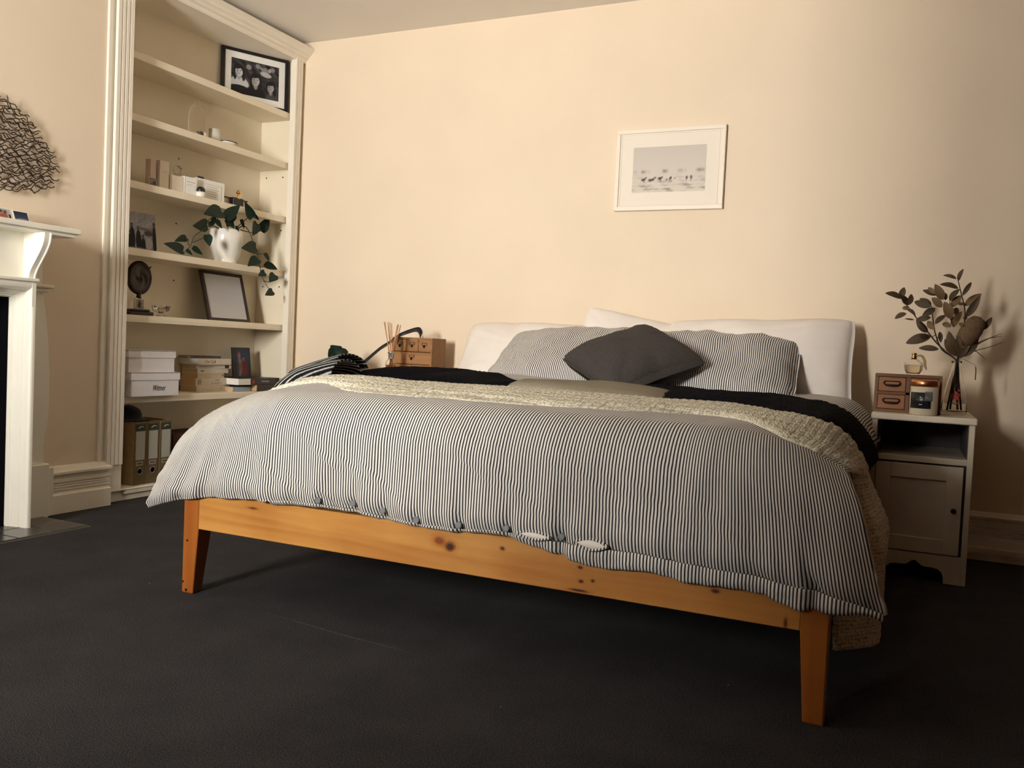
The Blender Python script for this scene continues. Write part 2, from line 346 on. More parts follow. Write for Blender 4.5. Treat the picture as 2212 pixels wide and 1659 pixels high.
class Canvas:
    """flat print painted on a grid: u right, v up, 0..1"""
    def __init__(s, n, m, bg):
        s.n, s.m = n, m; s.u, s.v = np.meshgrid(np.linspace(0, 1, n), np.linspace(0, 1, m), indexing='ij')
        s.c = np.zeros((n, m, 3))+np.array(bg)
    def mottle(s, amp, f, seed): s.c *= (1+amp*noise2(s.u, s.v, seed, 4, f))[..., None]; s.c = np.clip(s.c, 0, 1); return s
    def blob(s, cu, cv, ru, rv, col, soft=.25, rot=0):
        x = s.u-cu; y = s.v-cv; a = math.radians(rot); X = x*math.cos(a)+y*math.sin(a); Y = -x*math.sin(a)+y*math.cos(a)
        d = np.sqrt((X/ru)**2+(Y/rv)**2); k = np.clip((1+soft-d)/(2*soft), 0, 1)[..., None]
        s.c = s.c*(1-k)+np.array(col)*k; return s
    def rect(s, u0, u1, v0, v1, col):
        k = ((s.u >= u0) & (s.u <= u1) & (s.v >= v0) & (s.v <= v1))[..., None]; s.c = np.where(k, np.array(col), s.c); return s
    def grad(s, top, bot):
        k = s.v[..., None]; s.c = np.array(bot)*(1-k)+np.array(top)*k; return s
    def make(s, name, w, h, parent, loc=(0, 0, 0), rot=(0, 0, 0), m=None):
        """lies in the local xz plane, facing -y, x from -w/2, z from 0"""
        V = np.stack([(s.u-.5)*w, 0*s.u, s.v*h], -1).reshape(-1, 3)
        o = mesh(name, V, gridf(s.n, s.m), m or M['print'], parent, loc=loc, rot=rot)
        at = o.data.color_attributes.new('print', 'FLOAT_COLOR', 'POINT')
        at.data.foreach_set('color', np.concatenate([s.c.reshape(-1, 3), np.ones((s.n*s.m, 1))], 1).ravel())
        return o

# ------------------------------------------------------------------ room shell
LX, RX, FY, BY, HZ = -3.41, 1.75, -1.25, 4.27, 2.597      # chimney breast, right wall, window wall, bed wall, ceiling
AX = -3.72                                                # back of the alcove that holds the bookcase
def struct(name, vf, m, smooth=False):
    o = mesh(name, vf[0], vf[1], m, None, smooth); o['kind'] = 'structure'; return o
floor = struct('floor', box(-4.0, RX+.1, FY-.1, BY+.1, -.1, 0), M['carpet'])
rid = []
for k in range(15):
    x = -1.80+.055*k; rid.append((x, 2.055-.075*math.sin(k/14*1.6), -.002))
mesh('carpet_ridge', *tube(spline(rid, 40), [.0042*math.sin(PI*(i+.5)/40)**.5 for i in range(40)], 8), M['carpet'], floor, True)
struct('ceiling', box(-4.0, RX+.1, FY-.1, BY+.1, HZ, HZ+.1), M['ceil'])
struct('wall_back', box(-4.0, RX+.1, BY, BY+.12, 0, HZ), M['wall'])
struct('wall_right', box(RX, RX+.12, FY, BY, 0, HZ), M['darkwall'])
FO0, FO1, FOZ = 1.17, 2.34, .94                           # fire opening
struct('wall_left', cat(box(-4.0, LX, FY, FO0, 0, HZ), box(-4.0, LX, FO1, 2.905, 0, HZ), box(-4.0, LX, FO0, FO1, FOZ, HZ), box(-4.0, AX, 2.905, BY, 0, HZ)), M['wall'])
WX0, WX1, WZ0, WZ1 = -2.36, -1.72, .94, 2.31  # window added behind the camera, opening narrowed to shape the daylight
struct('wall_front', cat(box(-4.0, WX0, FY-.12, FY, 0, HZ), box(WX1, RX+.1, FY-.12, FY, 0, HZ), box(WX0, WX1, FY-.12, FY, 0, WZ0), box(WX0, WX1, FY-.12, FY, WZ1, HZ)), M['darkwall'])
win = struct('unseen_window', cat(box(WX0, WX1, FY-.11, FY-.05, WZ0, WZ0+.05, .004), box(WX0, WX1, FY-.11, FY-.05, WZ1-.05, WZ1, .004), box(WX0, WX0+.05, FY-.11, FY-.05, WZ0, WZ1, .004), box(WX1-.05, WX1, FY-.11, FY-.05, WZ0, WZ1, .004)), M['trim'])
mesh('window_bar', *cat(box((WX0+WX1)/2-.02, (WX0+WX1)/2+.02, FY-.10, FY-.06, WZ0, WZ1, .003)), M['trim'], win)
mesh('window_sill', *box(WX0-.05, WX1+.05, FY-.05, FY+.06, WZ0-.03, WZ0, .005), M['trim'], win)
# moulded skirtings
PROF = [(0, .020), (.030, .020), (.032, .034), (.055, .034), (.062, .030), (.090, .026), (.110, .020), (.113, .024), (.119, .024), (.121, .020), (.124, .024), (.130, .024), (.132, .020), (.135, .024), (.141, .024), (.143, .020), (.146, .025), (.158, .025), (.160, .014), (.172, .010), (.178, .012), (.184, .030), (.192, .031), (.196, .022), (.205, .016), (.210, .004)]
pb = [(0, 0)]+[(p, z) for z, p in PROF]+[(0, .210)]
struct('baseboard_back', prism([(BY-p, z) for p, z in pb], 'x', -3.40, RX), M['trim'])
PROFL = [(0, .030), (.082, .030), (.088, .022), (.098, .018), (.102, .024), (.108, .024), (.110, .019), (.114, .024), (.120, .024), (.122, .019), (.126, .024), (.132, .024), (.134, .019), (.138, .026), (.152, .026), (.155, .014), (.166, .012), (.174, .034), (.184, .034), (.190, .022), (.205, .012), (.210, .003)]
pl = [(0, 0)]+[(p, z) for z, p in PROFL]+[(0, .210)]
# the left skirting is mitred round the end of the chimney breast
def mitred(profile, y0, y1):
    V = []; F = []; n = len(profile)
    for y, k in ((y0, 0), (y1, 1), (y1, 2)):
        for p, z in profile:
            if k == 0: V.append((LX+p, y, z))
            elif k == 1: V.append((LX+p, y+p*.5, z))
            else: V.append((LX-.05, y+p*.5, z))
    for a in range(2):
        for i in range(n): j = (i+1) % n; F.append((a*n+i, a*n+j, (a+1)*n+j, (a+1)*n+i))
    F += [tuple(range(n))[::-1], tuple(range(2*n, 3*n))]
    return V, F
struct('baseboard_left', mitred(pl, 2.60, 2.900), M['trim'])
struct('baseboard_right', prism([(RX-p, z) for p, z in pb], 'y', FY, BY), M['trim'])

# ------------------------------------------------------------------ fireplace
fb = (-3.30, 1.755, 0)
fp = thing('fireplace', 'white painted timber fireplace surround with bracketed mantel shelf at the left edge', 'fireplace', fb)
MID = 1.755
def fpart(name, vf, m=None, smooth=False): return mesh(name, vf[0], vf[1], m or M['fire'], fp, smooth, sub=fb)
def mir(vf):
    return [(x, 2*MID-y, z) for x, y, z in vf[0]], [f[::-1] for f in vf[1]]
jp = [(-3.305, 2.332), (-3.300, 2.3305), (-3.284, 2.3330), (-3.282, 2.3365), (-3.270, 2.3380), (-3.268, 2.3400), (-3.238, 2.3455), (-3.236, 2.3490), (-3.224, 2.3500), (-3.222, 2.3470), (-3.206, 2.3490), (-3.196, 2.3540), (-3.194, 2.3590), (-3.194, 2.368), (-3.37, 2.368), (-3.37, 2.345), (-3.305, 2.345)]
jam = prism(jp, 'z', 0, 1.0)
fpart('jamb', jam); fpart('jamb', mir(jam))
hp = [(x, .937+(y-2.332)*1.75) for x, y in jp]
for q_ in (1, 0):
    blk = box(-3.37, -3.1935, 2.352, 2.3685, .90, .9985)
    fpart('corner_block', blk if q_ else mir(blk))
fpart('header', prism(hp, 'y', 2*MID-2.368, 2.3665))
fpart('header_ledge', box(-3.37, -3.185, 2*MID-2.378, 2.378, .998, 1.012, .003))
fpart('frieze', box(-3.37, -3.262, 2*MID-2.40, 2.40, 1.01, 1.20))
wing = [(2.345, .20), (2.560, .20), (2.556, .27), (2.553, .31), (2.562, .36), (2.573, .43), (2.577, .52), (2.575, .62), (2.565, .76), (2.552, .87), (2.538, .95), (2.530, 1.0), (2.530, 1.20), (2.345, 1.20)]
wv = prism(wing, 'x', LX, -3.375); fpart('side_panel', wv); fpart('side_panel', mir(wv))
cp = cat(box(LX, -3.335, 2.36, 2.560, .985, 1.000, .004), box(LX, -3.350, 2.36, 2.545, .968, .985, .003)); fpart('capital', cp); fpart('capital', mir(cp))
pk = cat(box(LX, -3.345, 2.36, 2.565, 0, .235, .004), box(LX, -3.365, 2.56, 2.602, 0, .215, .004)); fpart('plinth_block', pk); fpart('plinth_block', mir(pk))
cur0 = [(-3.140, 1.195), (-3.141, 1.175), (-3.146, 1.155), (-3.157, 1.132), (-3.173, 1.108), (-3.190, 1.085), (-3.207, 1.062), (-3.220, 1.042), (-3.227, 1.025), (-3.229, 1.012)]
cur = [tuple(p) for p in spline(cur0, 30)]
brk = prism(cur+[(-3.27, 1.012), (-3.27, 1.195)], 'y', 2.360, 2.386); 
bead = tube([(x+.001, 2.386, z) for x, z in cur], .0045, 6)
fpart('bracket', cat(brk, bead)); fpart('bracket', mir(cat(brk, bead)))
fpart('mantel_shelf', cat(box(LX, -3.175, 2*MID-2.556, 2.556, 1.210, 1.232, .003), box(LX, -3.188, 2*MID-2.54, 2.54, 1.195, 1.210, .002)))
fpart('firebox', cat(box(-3.98, -3.309, 2*MID-2.344, 2*MID-2.334, .012, .956), box(-3.98, -3.309, 2.334, 2.344, .012, .956), box(-3.98, -3.309, 2*MID-2.344, 2.344, .946, .957), box(-3.98, -3.96, FO0, FO1, 0, FOZ), box(-3.98, -3.30, FO0, FO1, 0.001, .012)), M['black'])
# slate hearth of single tiles
hb = (-3.23, 1.755, 0)
he = thing('hearth', 'dark slate tile hearth strip in front of the white fireplace', 'hearth', hb)
mesh('grout_bed', *box(-3.39, -3.065, .97, 2.545, 0, .004), M['grout'], he, sub=hb)
tv = None
for i in range(2):
    for j in range(10):
        if tv is None:
            tv = mesh('tile', *box(-.078, .078, -.076, .076, 0, .008, .002), M['hearth'], he); o = tv
        else:
            o = tv.copy(); C.objects.link(o); o.parent = he
        o.location = (-3.307+.160*i-hb[0], .97+.157*(j+.5)-hb[1], .001)
# three little photo prints leaning on the mantel
def leaning_print(name, label, cat_, cv, w, h, loc, rz, lean, border=.004, back=None, group=None, thick=.002):
    """a print that leans: local x along its width, faces -y before rz"""
    t = thing(name, label, cat_, loc, (0, 0, rz), group)
    q = (-lean, 0, 0)
    mesh('card', *box(-w/2, w/2, 0, thick, 0, h), back or M['paper'], t, rot=q)
    o = cv.make('image', w-2*border, h-2*border, t, rot=q)
    o.location = Vector((0, -.0006, 0))+Euler(q).to_matrix() @ Vector((0, 0, border))
    return t
RZX = PI/2        # a panel that faces +x
pc = Canvas(26, 30, (.03, .04, .08)).grad((.008, .012, .035), (.06, .08, .13)); pc.rect(0, 1, 0, .28, (.02, .016, .012)).blob(.55, .33, .45, .10, (.25, .26, .30)).blob(.3, .12, .25, .1, (.30, .22, .12))
leaning_print('photo_print', 'small print of a dark blue evening sky, right end of the mantel row', 'photo', pc, .068, .062, (-3.315, 2.395, 1.232), RZX, .42, group='prints on the mantel')
pc = Canvas(26, 30, (.42, .42, .42)); pc.blob(.5, .35, .30, .45, (.32, .10, .05)).blob(.42, .72, .10, .12, (.48, .25, .16)).blob(.36, .80, .13, .12, (.05, .03, .03)).blob(.66, .76, .12, .14, (.10, .06, .05)).rect(.85, 1, 0, .6, (.03, .02, .02)).blob(.1, .3, .12, .4, (.10, .07, .06))
leaning_print('photo_print', 'small print of people in reddish clothes, middle of the mantel row', 'photo', pc, .070, .064, (-3.315, 2.318, 1.232), RZX, .42, group='prints on the mantel')
pc = Canvas(26, 30, (.4, .4, .4)).grad((.45, .44, .42), (.30, .30, .31)); pc.rect(0, 1, 0, .42, (.03, .025, .025))
leaning_print('photo_print', 'small pale print with a dark lower half, left end of the mantel row', 'photo', pc, .070, .064, (-3.315, 2.240, 1.232), RZX, .42, group='prints on the mantel')

# ------------------------------------------------------------------ wire wall sculpture above the mantel
wb = (LX+.02, 2.25, 1.36)
ws = thing('wall_sculpture', 'brown metal wall sculpture of many wavy wires in a fan shape', 'wall art', wb)
def outline(y):                                            # z limits of the fan at y
    k = (y-2.05)/.55
    top = 1.36+.40*math.cos(max(-1.2, min(1.0, k-.1))*1.38)**.8 if k < 1.12 else 1.3
    return top
wires = []
for v in range(3):
    pts = [(.004*math.sin(i*1.3+v), (i/8-.5)*.062, .0065*math.sin(i/8*2*PI*1.1+v*1.9)) for i in range(9)]
    wires.append(tube(pts, .0021, 5))
wmesh = []
def inside(y, z):
    if y < 2.17: return False
    # right border of the fan, read as y for a height z
    zz = [1.370, 1.392, 1.43, 1.48, 1.53, 1.58, 1.62, 1.66, 1.70, 1.735, 1.75]; yy = [2.50, 2.545, 2.585, 2.605, 2.600, 2.575, 2.545, 2.50, 2.445, 2.38, 2.33]
    return zz[0] <= z <= zz[-1] and y+.028 < np.interp(z, zz, yy)+.006
row = 0; z = 1.372
while z < 1.75:
    y = 2.19+(row % 2)*.024; sl = -.28+.55*(z-1.37)/.38      # rows fan out: lower ones dip, upper ones rise
    while y < 2.62:
        zz = z+(y-2.35)*sl*-.55+rng.normal(0, .0022)
        if inside(y, zz):
            v = int(rng.integers(3))
            if len(wmesh) < 3 and all(w['v'] != v for w in [dict(v=q[0]) for q in wmesh]):
                o = mesh('wire', *wires[v], M['coral'], ws, True); wmesh.append((v, o))
            else:
                src = [q[1] for q in wmesh if q[0] == v][0]; o = src.copy(); C.objects.link(o); o.parent = ws
            o.location = (rng.uniform(-.004, .012), y-wb[1], zz-wb[2]); o.rotation_euler = (math.atan(-sl*.9)+rng.normal(0, .22), 0, 0)
        y += .046+rng.normal(0, .003)
    z += .0118; row += 1

# ---- measured layout of the plants (metres)
BRANCH_LEAVES = [((-0.054, 3.85, 1.095), (-0.116, 3.83, 1.114), 0.36, 0, 0), ((-0.058, 3.9, 1.096), (-0.047, 3.91, 1.146), 0.4, 0, 0), ((-0.028, 3.95, 1.075), (-0.054, 3.94, 1.117), 0.4, 0, 0), ((-0.027, 3.875, 1.07), (-0.018, 3.895, 1.117), 0.36, 0, 0), ((-0.027, 3.955, 1.066), (-0.051, 3.955, 1.062), 0.6, 0, 1), ((0.002, 3.88, 1.028), (-0.037, 3.86, 1.054), 0.4, 0, 1), ((-0.032, 3.9, 1.038), (-0.076, 3.91, 1.016), 0.4, 0, 0), ((-0.002, 3.98, 1.017), (-0.04, 3.97, 1.02), 0.15, 0, 1), ((0.058, 3.875, 1.066), (-0.007, 3.895, 1.086), 0.36, 1, 0), ((0.058, 3.925, 1.075), (0.012, 3.925, 1.102), 0.36, 1, 0), ((0.071, 3.85, 1.059), (0.024, 3.83, 1.02), 0.34, 1, 0), ((0.058, 3.9, 1.025), (0.003, 3.91, 1.012), 0.34, 1, 0), ((0.051, 3.95, 0.964), (0.005, 3.94, 1.016), 0.34, 0, 0), ((0.073, 3.905, 0.977), (0.047, 3.925, 1.011), 0.45, 1, 1), ((0.065, 3.925, 0.95), (-0.029, 3.925, 0.917), 0.34, 0, 0), ((0.054, 3.85, 0.941), (0.02, 3.83, 0.951), 0.5, 0, 0), ((0.095, 3.9, 0.897), (0.02, 3.91, 0.899), 0.27, 0, 0), ((0.095, 3.95, 0.97), (0.101, 3.94, 0.924), 0.32, 1, 0), ((0.075, 3.875, 0.997), (0.112, 3.895, 1.035), 0.34, 1, 0), ((0.098, 3.955, 1.069), (0.057, 3.955, 1.108), 0.45, 1, 1), ((0.131, 3.88, 1.02), (0.101, 3.86, 1.087), 0.42, 2, 1), ((0.13, 3.93, 1.068), (0.163, 3.94, 1.118), 0.4, 2, 1), ((0.143, 3.98, 0.99), (0.172, 3.97, 1.056), 0.38, 2, 1), ((0.132, 3.875, 1.049), (0.158, 3.895, 1.054), 0.7, 2, 0), ((0.127, 3.925, 1.019), (0.144, 3.925, 1.027), 0.6, 2, 0), ((0.097, 3.88, 1.094), (0.064, 3.86, 1.156), 0.38, 1, 1), ((0.107, 3.9, 1.094), (0.103, 3.91, 1.126), 0.4, 1, 0), ((0.078, 3.95, 1.12), (0.021, 3.94, 1.137), 0.3, 1, 0), ((0.07, 3.905, 1.118), (0.041, 3.925, 1.147), 0.32, 1, 1), ((0.123, 3.925, 1.092), (0.156, 3.925, 1.142), 0.38, 2, 0), ((0.149, 3.85, 1.137), (0.08, 3.83, 1.151), 0.3, 2, 0), ((0.142, 3.9, 1.18), (0.092, 3.91, 1.195), 0.28, 2, 0), ((0.15, 3.95, 1.176), (0.166, 3.94, 1.225), 0.3, 2, 0), ((0.165, 3.875, 1.111), (0.195, 3.895, 1.168), 0.22, 2, 0), ((0.178, 3.955, 1.078), (0.237, 3.955, 1.127), 0.34, 2, 1), ((0.182, 3.85, 1.026), (0.226, 3.83, 1.11), 0.24, 2, 0), ((0.171, 3.9, 1.076), (0.152, 3.91, 1.085), 0.6, 2, 0), ((0.182, 3.95, 1.02), (0.187, 3.94, 1.041), 0.5, 2, 0), ((0.132, 3.905, 0.988), (0.102, 3.925, 1.003), 0.5, 1, 1), ((0.25, 3.925, 0.982), (0.277, 3.925, 1.033), 0.3, 2, 0), ((0.162, 3.88, 0.994), (0.174, 3.86, 1.004), 0.6, 2, 1)]
BRANCH_STEMS = [[(0.161, 3.92, 0.859), (0.121, 3.92, 0.888), (0.08, 3.92, 0.929), (0.045, 3.92, 0.974), (0.006, 3.92, 1.021), (-0.026, 3.92, 1.064), (-0.055, 3.92, 1.099)], [(0.158, 3.92, 0.859), (0.107, 3.93, 0.897), (0.08, 3.93, 0.957), (0.069, 3.93, 1.005), (0.061, 3.93, 1.051), (0.058, 3.93, 1.072)], [(0.164, 3.92, 0.86), (0.177, 3.94, 0.96), (0.182, 3.94, 1.021), (0.178, 3.94, 1.07), (0.165, 3.94, 1.118), (0.152, 3.94, 1.166), (0.148, 3.94, 1.181)]]
TWIGS = [[(0.068, 3.92, 0.947), (0.082, 3.92, 0.956)], [(0.083, 3.92, 0.929), (0.095, 3.92, 0.963)], [(0.101, 3.92, 1.097), (0.075, 3.92, 1.112)], [(0.123, 3.92, 1.091), (0.132, 3.92, 1.022)], [(0.132, 3.92, 1.022), (0.133, 3.92, 0.989)]]
GRASS = [[(0.166, 3.93, 0.863), (0.233, 3.93, 0.923), (0.271, 3.93, 0.948), (0.315, 3.93, 0.969)], [(0.166, 3.93, 0.863), (0.221, 3.93, 0.895), (0.273, 3.93, 0.913), (0.323, 3.93, 0.936)], [(0.166, 3.93, 0.863), (0.207, 3.93, 0.907), (0.263, 3.93, 0.945), (0.315, 3.93, 0.958)], [(0.172, 3.93, 0.863), (0.221, 3.93, 0.895), (0.246, 3.93, 0.881), (0.265, 3.93, 0.864)], [(0.177, 3.93, 0.866), (0.21, 3.93, 0.85), (0.231, 3.93, 0.833), (0.233, 3.93, 0.781)], [(0.244, 3.93, 0.962), (0.262, 3.93, 0.962), (0.281, 3.93, 0.956)]]
BANKSIA = [(0.165, 3.9, 0.862), (0.175, 3.9, 0.923), (0.187, 3.9, 0.941), (0.23, 3.9, 1.021)]
POTHOS_LEAVES = [((-3.445, 3.634, 1.489), (-3.425, 3.501, 1.46), 0.8), ((-3.435, 3.664, 1.463), (-3.415, 3.754, 1.548), 0.62), ((-3.435, 3.868, 1.495), (-3.415, 3.787, 1.564), 0.6), ((-3.45, 3.896, 1.513), (-3.43, 3.926, 1.487), 0.7), ((-3.56, 3.91, 1.559), (-3.54, 3.942, 1.514), 0.5), ((-3.5, 4.026, 1.445), (-3.48, 4.069, 1.532), 0.75), ((-3.48, 3.96, 1.471), (-3.46, 3.913, 1.399), 0.9), ((-3.5, 3.588, 1.411), (-3.48, 3.482, 1.39), 0.8), ((-3.55, 3.66, 1.423), (-3.53, 3.703, 1.46), 0.6), ((-3.47, 3.63, 1.44), (-3.45, 3.657, 1.402), 0.8), ((-3.46, 3.699, 1.458), (-3.44, 3.742, 1.414), 0.9), ((-3.46, 3.771, 1.43), (-3.44, 3.773, 1.401), 0.6), ((-3.52, 3.755, 1.479), (-3.5, 3.683, 1.472), 0.5), ((-3.45, 3.546, 1.348), (-3.43, 3.548, 1.292), 1.0), ((-3.5, 3.448, 1.322), (-3.48, 3.357, 1.297), 0.55), ((-3.48, 3.404, 1.254), (-3.46, 3.273, 1.274), 0.55), ((-3.46, 3.414, 1.255), (-3.44, 3.438, 1.232), 0.75), ((-3.46, 3.46, 1.273), (-3.44, 3.512, 1.241), 0.6), ((-3.42, 3.887, 1.326), (-3.4, 3.764, 1.311), 0.75), ((-3.41, 3.957, 1.299), (-3.39, 3.977, 1.257), 0.75), ((-3.41, 3.968, 1.245), (-3.39, 4.051, 1.214), 0.62), ((-3.42, 3.906, 1.263), (-3.4, 3.814, 1.219), 0.75), ((-3.41, 3.959, 1.192), (-3.39, 3.89, 1.17), 0.7), ((-3.41, 4.046, 1.186), (-3.39, 3.983, 1.143), 0.9), ((-3.41, 4.032, 1.09), (-3.39, 3.954, 1.065), 0.7), ((-3.5, 3.778, 1.498), (-3.48, 3.722, 1.425), 0.8), ((-3.5, 3.855, 1.478), (-3.48, 3.859, 1.429), 0.5), ((-3.53, 3.677, 1.472), (-3.51, 3.63, 1.423), 0.6)]
POTHOS_VINES = [[(-3.53, 3.852, 1.424), (-3.49, 3.869, 1.447), (-3.45, 3.878, 1.399), (-3.43, 3.881, 1.345), (-3.42, 3.9, 1.293), (-3.415, 3.922, 1.229), (-3.41, 3.931, 1.181), (-3.41, 3.961, 1.14), (-3.41, 4.009, 1.094)], [(-3.53, 3.732, 1.406), (-3.5, 3.62, 1.413), (-3.49, 3.548, 1.374), (-3.48, 3.484, 1.335), (-3.47, 3.449, 1.28), (-3.46, 3.392, 1.233)], [(-3.53, 3.837, 1.421), (-3.48, 3.827, 1.451), (-3.45, 3.846, 1.486), (-3.44, 3.873, 1.501)], [(-3.53, 3.776, 1.413), (-3.47, 3.732, 1.448), (-3.435, 3.671, 1.464)], [(-3.53, 3.739, 1.407), (-3.48, 3.647, 1.446), (-3.445, 3.63, 1.484)], [(-3.53, 3.883, 1.428), (-3.5, 3.945, 1.42), (-3.5, 4.01, 1.437), (-3.5, 4.03, 1.448)], [(-3.475, 3.467, 1.3), (-3.46, 3.499, 1.319), (-3.45, 3.543, 1.342)], [(-3.47, 3.439, 1.283), (-3.48, 3.435, 1.313)], [(-3.42, 3.908, 1.292), (-3.41, 3.953, 1.298)], [(-3.415, 3.927, 1.219), (-3.41, 3.969, 1.226)], [(-3.41, 3.953, 1.144), (-3.41, 4.002, 1.143), (-3.41, 4.039, 1.175)], [(-3.5, 3.605, 1.414), (-3.51, 3.615, 1.441), (-3.52, 3.66, 1.469)]]
# ------------------------------------------------------------------ built-in bookcase
bb = (-3.56, 3.58, 0)
bc = thing('bookcase', 'tall cream built-in bookcase with fluted trim in the left alcove', 'bookcase', bb)
def bpart(name, vf, m=None, smooth=False): return mesh(name, vf[0], vf[1], m or M['trim'], bc, smooth, sub=bb)
SY0, SY1, SXB, SXF = 3.02, 4.215, -3.69, -3.46
bpart('back_panel', box(AX+.002, SXB, 2.93, BY-.002, 0, 2.50), M['shelfpaint'])
bpart('side_panel', box(SXB, -3.445, 2.975, SY0-.008, 0, 2.48), M['shelfpaint'])
bpart('side_panel', box(SXB, -3.42, SY1, SY1+.03, 0, 2.48), M['shelfpaint'])
SH = [2.163, 1.868, 1.547, 1.225, .901, .503]
for k, z in enumerate(SH):
    th = .036
    s = bpart('shelf', box(SXB, SXF, SY0+.002, SY1-.002, z-th, z, .002), M['shelfpaint'])
    if k == 4: mesh('shelf_groove', *box(SXF-.002, SXF+.0012, SY0+.004, SY1-.004, z-.020, z-.017), M['trim'], s, sub=bb)
    if k == 5: mesh('shelf_lip', *box(SXF, SXF+.006, SY0+.004, SY1-.004, z-.034, z-.002, .002), M['shelfpaint'], s, sub=bb)
bpart('base_shelf', box(SXB, -3.415, SY0, SY1, 0.030, .055, .004), M['trim'])
bpart('plinth', cat(box(-3.45, -3.425, 2.91, BY-.03, 0, .052, .003), box(-3.45, -3.412, 2.91, BY-.03, .050, .060, .004)), M['trim'])
bpart('top_panel', box(SXB, -3.42, 2.93, BY-.004, 2.482, 2.50), M['shelfpaint'])
def fluted(y0, y1, n, xf, xb, groove=.009):
    P = [(xb, y0), (xf, y0)]; w = (y1-y0)/n
    for i in range(n):
        a = y0+i*w
        if i: P += [(xf-groove, a-w*.10), (xf-groove, a+w*.10), (xf, a+w*.16)]
        if i < n-1: P += [(xf, a+w-w*.16)]
    P += [(xf, y1), (xb, y1)]
    return P
bpart('trim_post', cat(prism([(-3.45, 2.853), (-3.402, 2.853), (-3.400, 2.856), (-3.400, 2.874), (-3.409, 2.879), (-3.409, 2.897), (-3.45, 2.897)], 'z', .205, 2.485), prism(fluted(2.895, 2.984, 4, -3.390, -3.45), 'z', .185, 2.485), box(-3.45, -3.398, 2.906, 2.988, .055, .185, .003), box(-3.45, -3.435, 2.975, 3.012, .055, 2.485)))
bpart('trim_post', cat(prism(fluted(4.180, 4.238, 3, -3.410, -3.45, .004), 'z', .055, 2.485), box(-3.45, -3.432, 4.236, BY-.001, .055, 2.485)))
bpart('cornice', prism([(-3.70, 2.474), (-3.420, 2.474), (-3.414, 2.480), (-3.410, 2.494), (-3.396, 2.500), (-3.392, 2.512), (-3.378, 2.520), (-3.370, 2.532), (-3.360, 2.540), (-3.358, 2.556), (-3.70, 2.556)], 'y', 2.86, BY-.001))
# shelf pins and peg holes in the side and back
pin = None
for (x, y, z) in [(SXB+.0005, 3.565, 1.770), (SXB+.0005, 3.560, 1.418), (SXB+.0005, 3.555, 1.108)]+[(x, SY1-.0005, z) for z in (1.79, 1.47, 1.13) for x in (-3.515, -3.64)]:
    vf = tube([(0, 0, -.001), (0, 0, .001)], .0045, 8)
    o = mesh('peg_hole', vf[0], vf[1], M['iron'], bc); o.location = (x-bb[0], y-bb[1], z-bb[2])
    o.rotation_euler = (0, PI/2, 0) if y < 4.1 else (PI/2, 0, 0)

# ---- framed prints
def framed(name, label, w, h, fw, depth, cv, loc, rz, lean, fm, mat_w=0, group=None, matm=None, glass=False):
    t = thing(name, label, 'picture', loc, (0, 0, rz), group); q = (-lean, 0, 0); E = Euler(q).to_matrix()
    g = .0
    fr = cat(box(-w/2, w/2, 0, depth, 0, fw, .0015), box(-w/2, w/2, 0, depth, h-fw, h, .0015), box(-w/2, -w/2+fw, 0, depth, fw, h-fw, .0015), box(w/2-fw, w/2, 0, depth, fw, h-fw, .0015))
    mesh('frame', fr[0], fr[1], fm, t, rot=q)
    mesh('mount', *box(-w/2+fw*.6, w/2-fw*.6, depth*.35, depth*.8, fw*.6, h-fw*.6), matm or M['paper'], t, rot=q)
    iw, ih = w-2*fw-2*mat_w, h-2*fw-2*mat_w
    o = cv.make('image', iw, ih, t, rot=q); o.location = E @ Vector((0, depth*.35-.0008, fw+mat_w))
    return t
# top shelf: black frame with a black and white photo of three women
d, l, g = (.010, .009, .010), (.34, .33, .33), (.12, .11, .115)
pc = Canvas(150, 112, (.035, .032, .034)).mottle(.9, 4.5, 11)
for (cu, cv, r) in ((.36, .82, .055), (.70, .80, .075), (.86, .88, .05), (.55, .90, .05), (.62, .86, .03)): pc.blob(cu, cv, r, r*1.3, (.22, .21, .21), .12)
pc.blob(.72, .70, .12, .07, (.40, .39, .39), .12, -15).blob(.80, .84, .03, .06, (.34, .33, .33), .15)
def sitter(cu, cv, k, skin, top, tilt=0, bare=False):
    sh = tuple(v*.62 for v in skin); pc.blob(cu, cv-.40*k, .22*k, .24*k, skin if bare else top, .08)
    if bare: pc.blob(cu, cv-.56*k, .26*k, .15*k, top, .06)
    pc.blob(cu, cv+.03*k, .125*k, .20*k, d, .10, tilt).blob(cu-.085*k, cv-.13*k, .035*k, .14*k, d, .15).blob(cu+.10*k, cv-.13*k, .035*k, .15*k, d, .15)
    pc.blob(cu, cv-.17*k, .040*k, .09*k, sh, .15).blob(cu, cv-.02*k, .078*k, .135*k, skin, .08, tilt).blob(cu-.045*k, cv-.03*k, .028*k, .11*k, sh, .5)
    for e in (-.030, .032): pc.blob(cu+e*k, cv+.015*k, .016*k, .011*k, (.05, .045, .045), .4).blob(cu+e*k, cv+.042*k, .020*k, .007*k, (.10, .09, .09), .4)
    pc.blob(cu+.004*k, cv-.025*k, .010*k, .028*k, sh, .5).blob(cu, cv-.075*k, .026*k, .011*k, (.12, .10, .10), .4)
    pc.blob(cu-.02*k, cv+.115*k, .085*k, .045*k, d, .15, 15+tilt)
sitter(.83, .35, .85, (.34, .33, .33), (.05, .05, .05), -8); sitter(.16, .64, .95, (.48, .47, .47), d, 6, True); sitter(.51, .47, 1.0, (.38, .37, .37), d, -4)
framed('picture_frame', 'black framed black-and-white photo of three people on the top shelf',   .40, .315, .021, .020, pc, (-3.568, 4.012, 2.163), RZX-.50, .03, M['blackpaint'], .037)
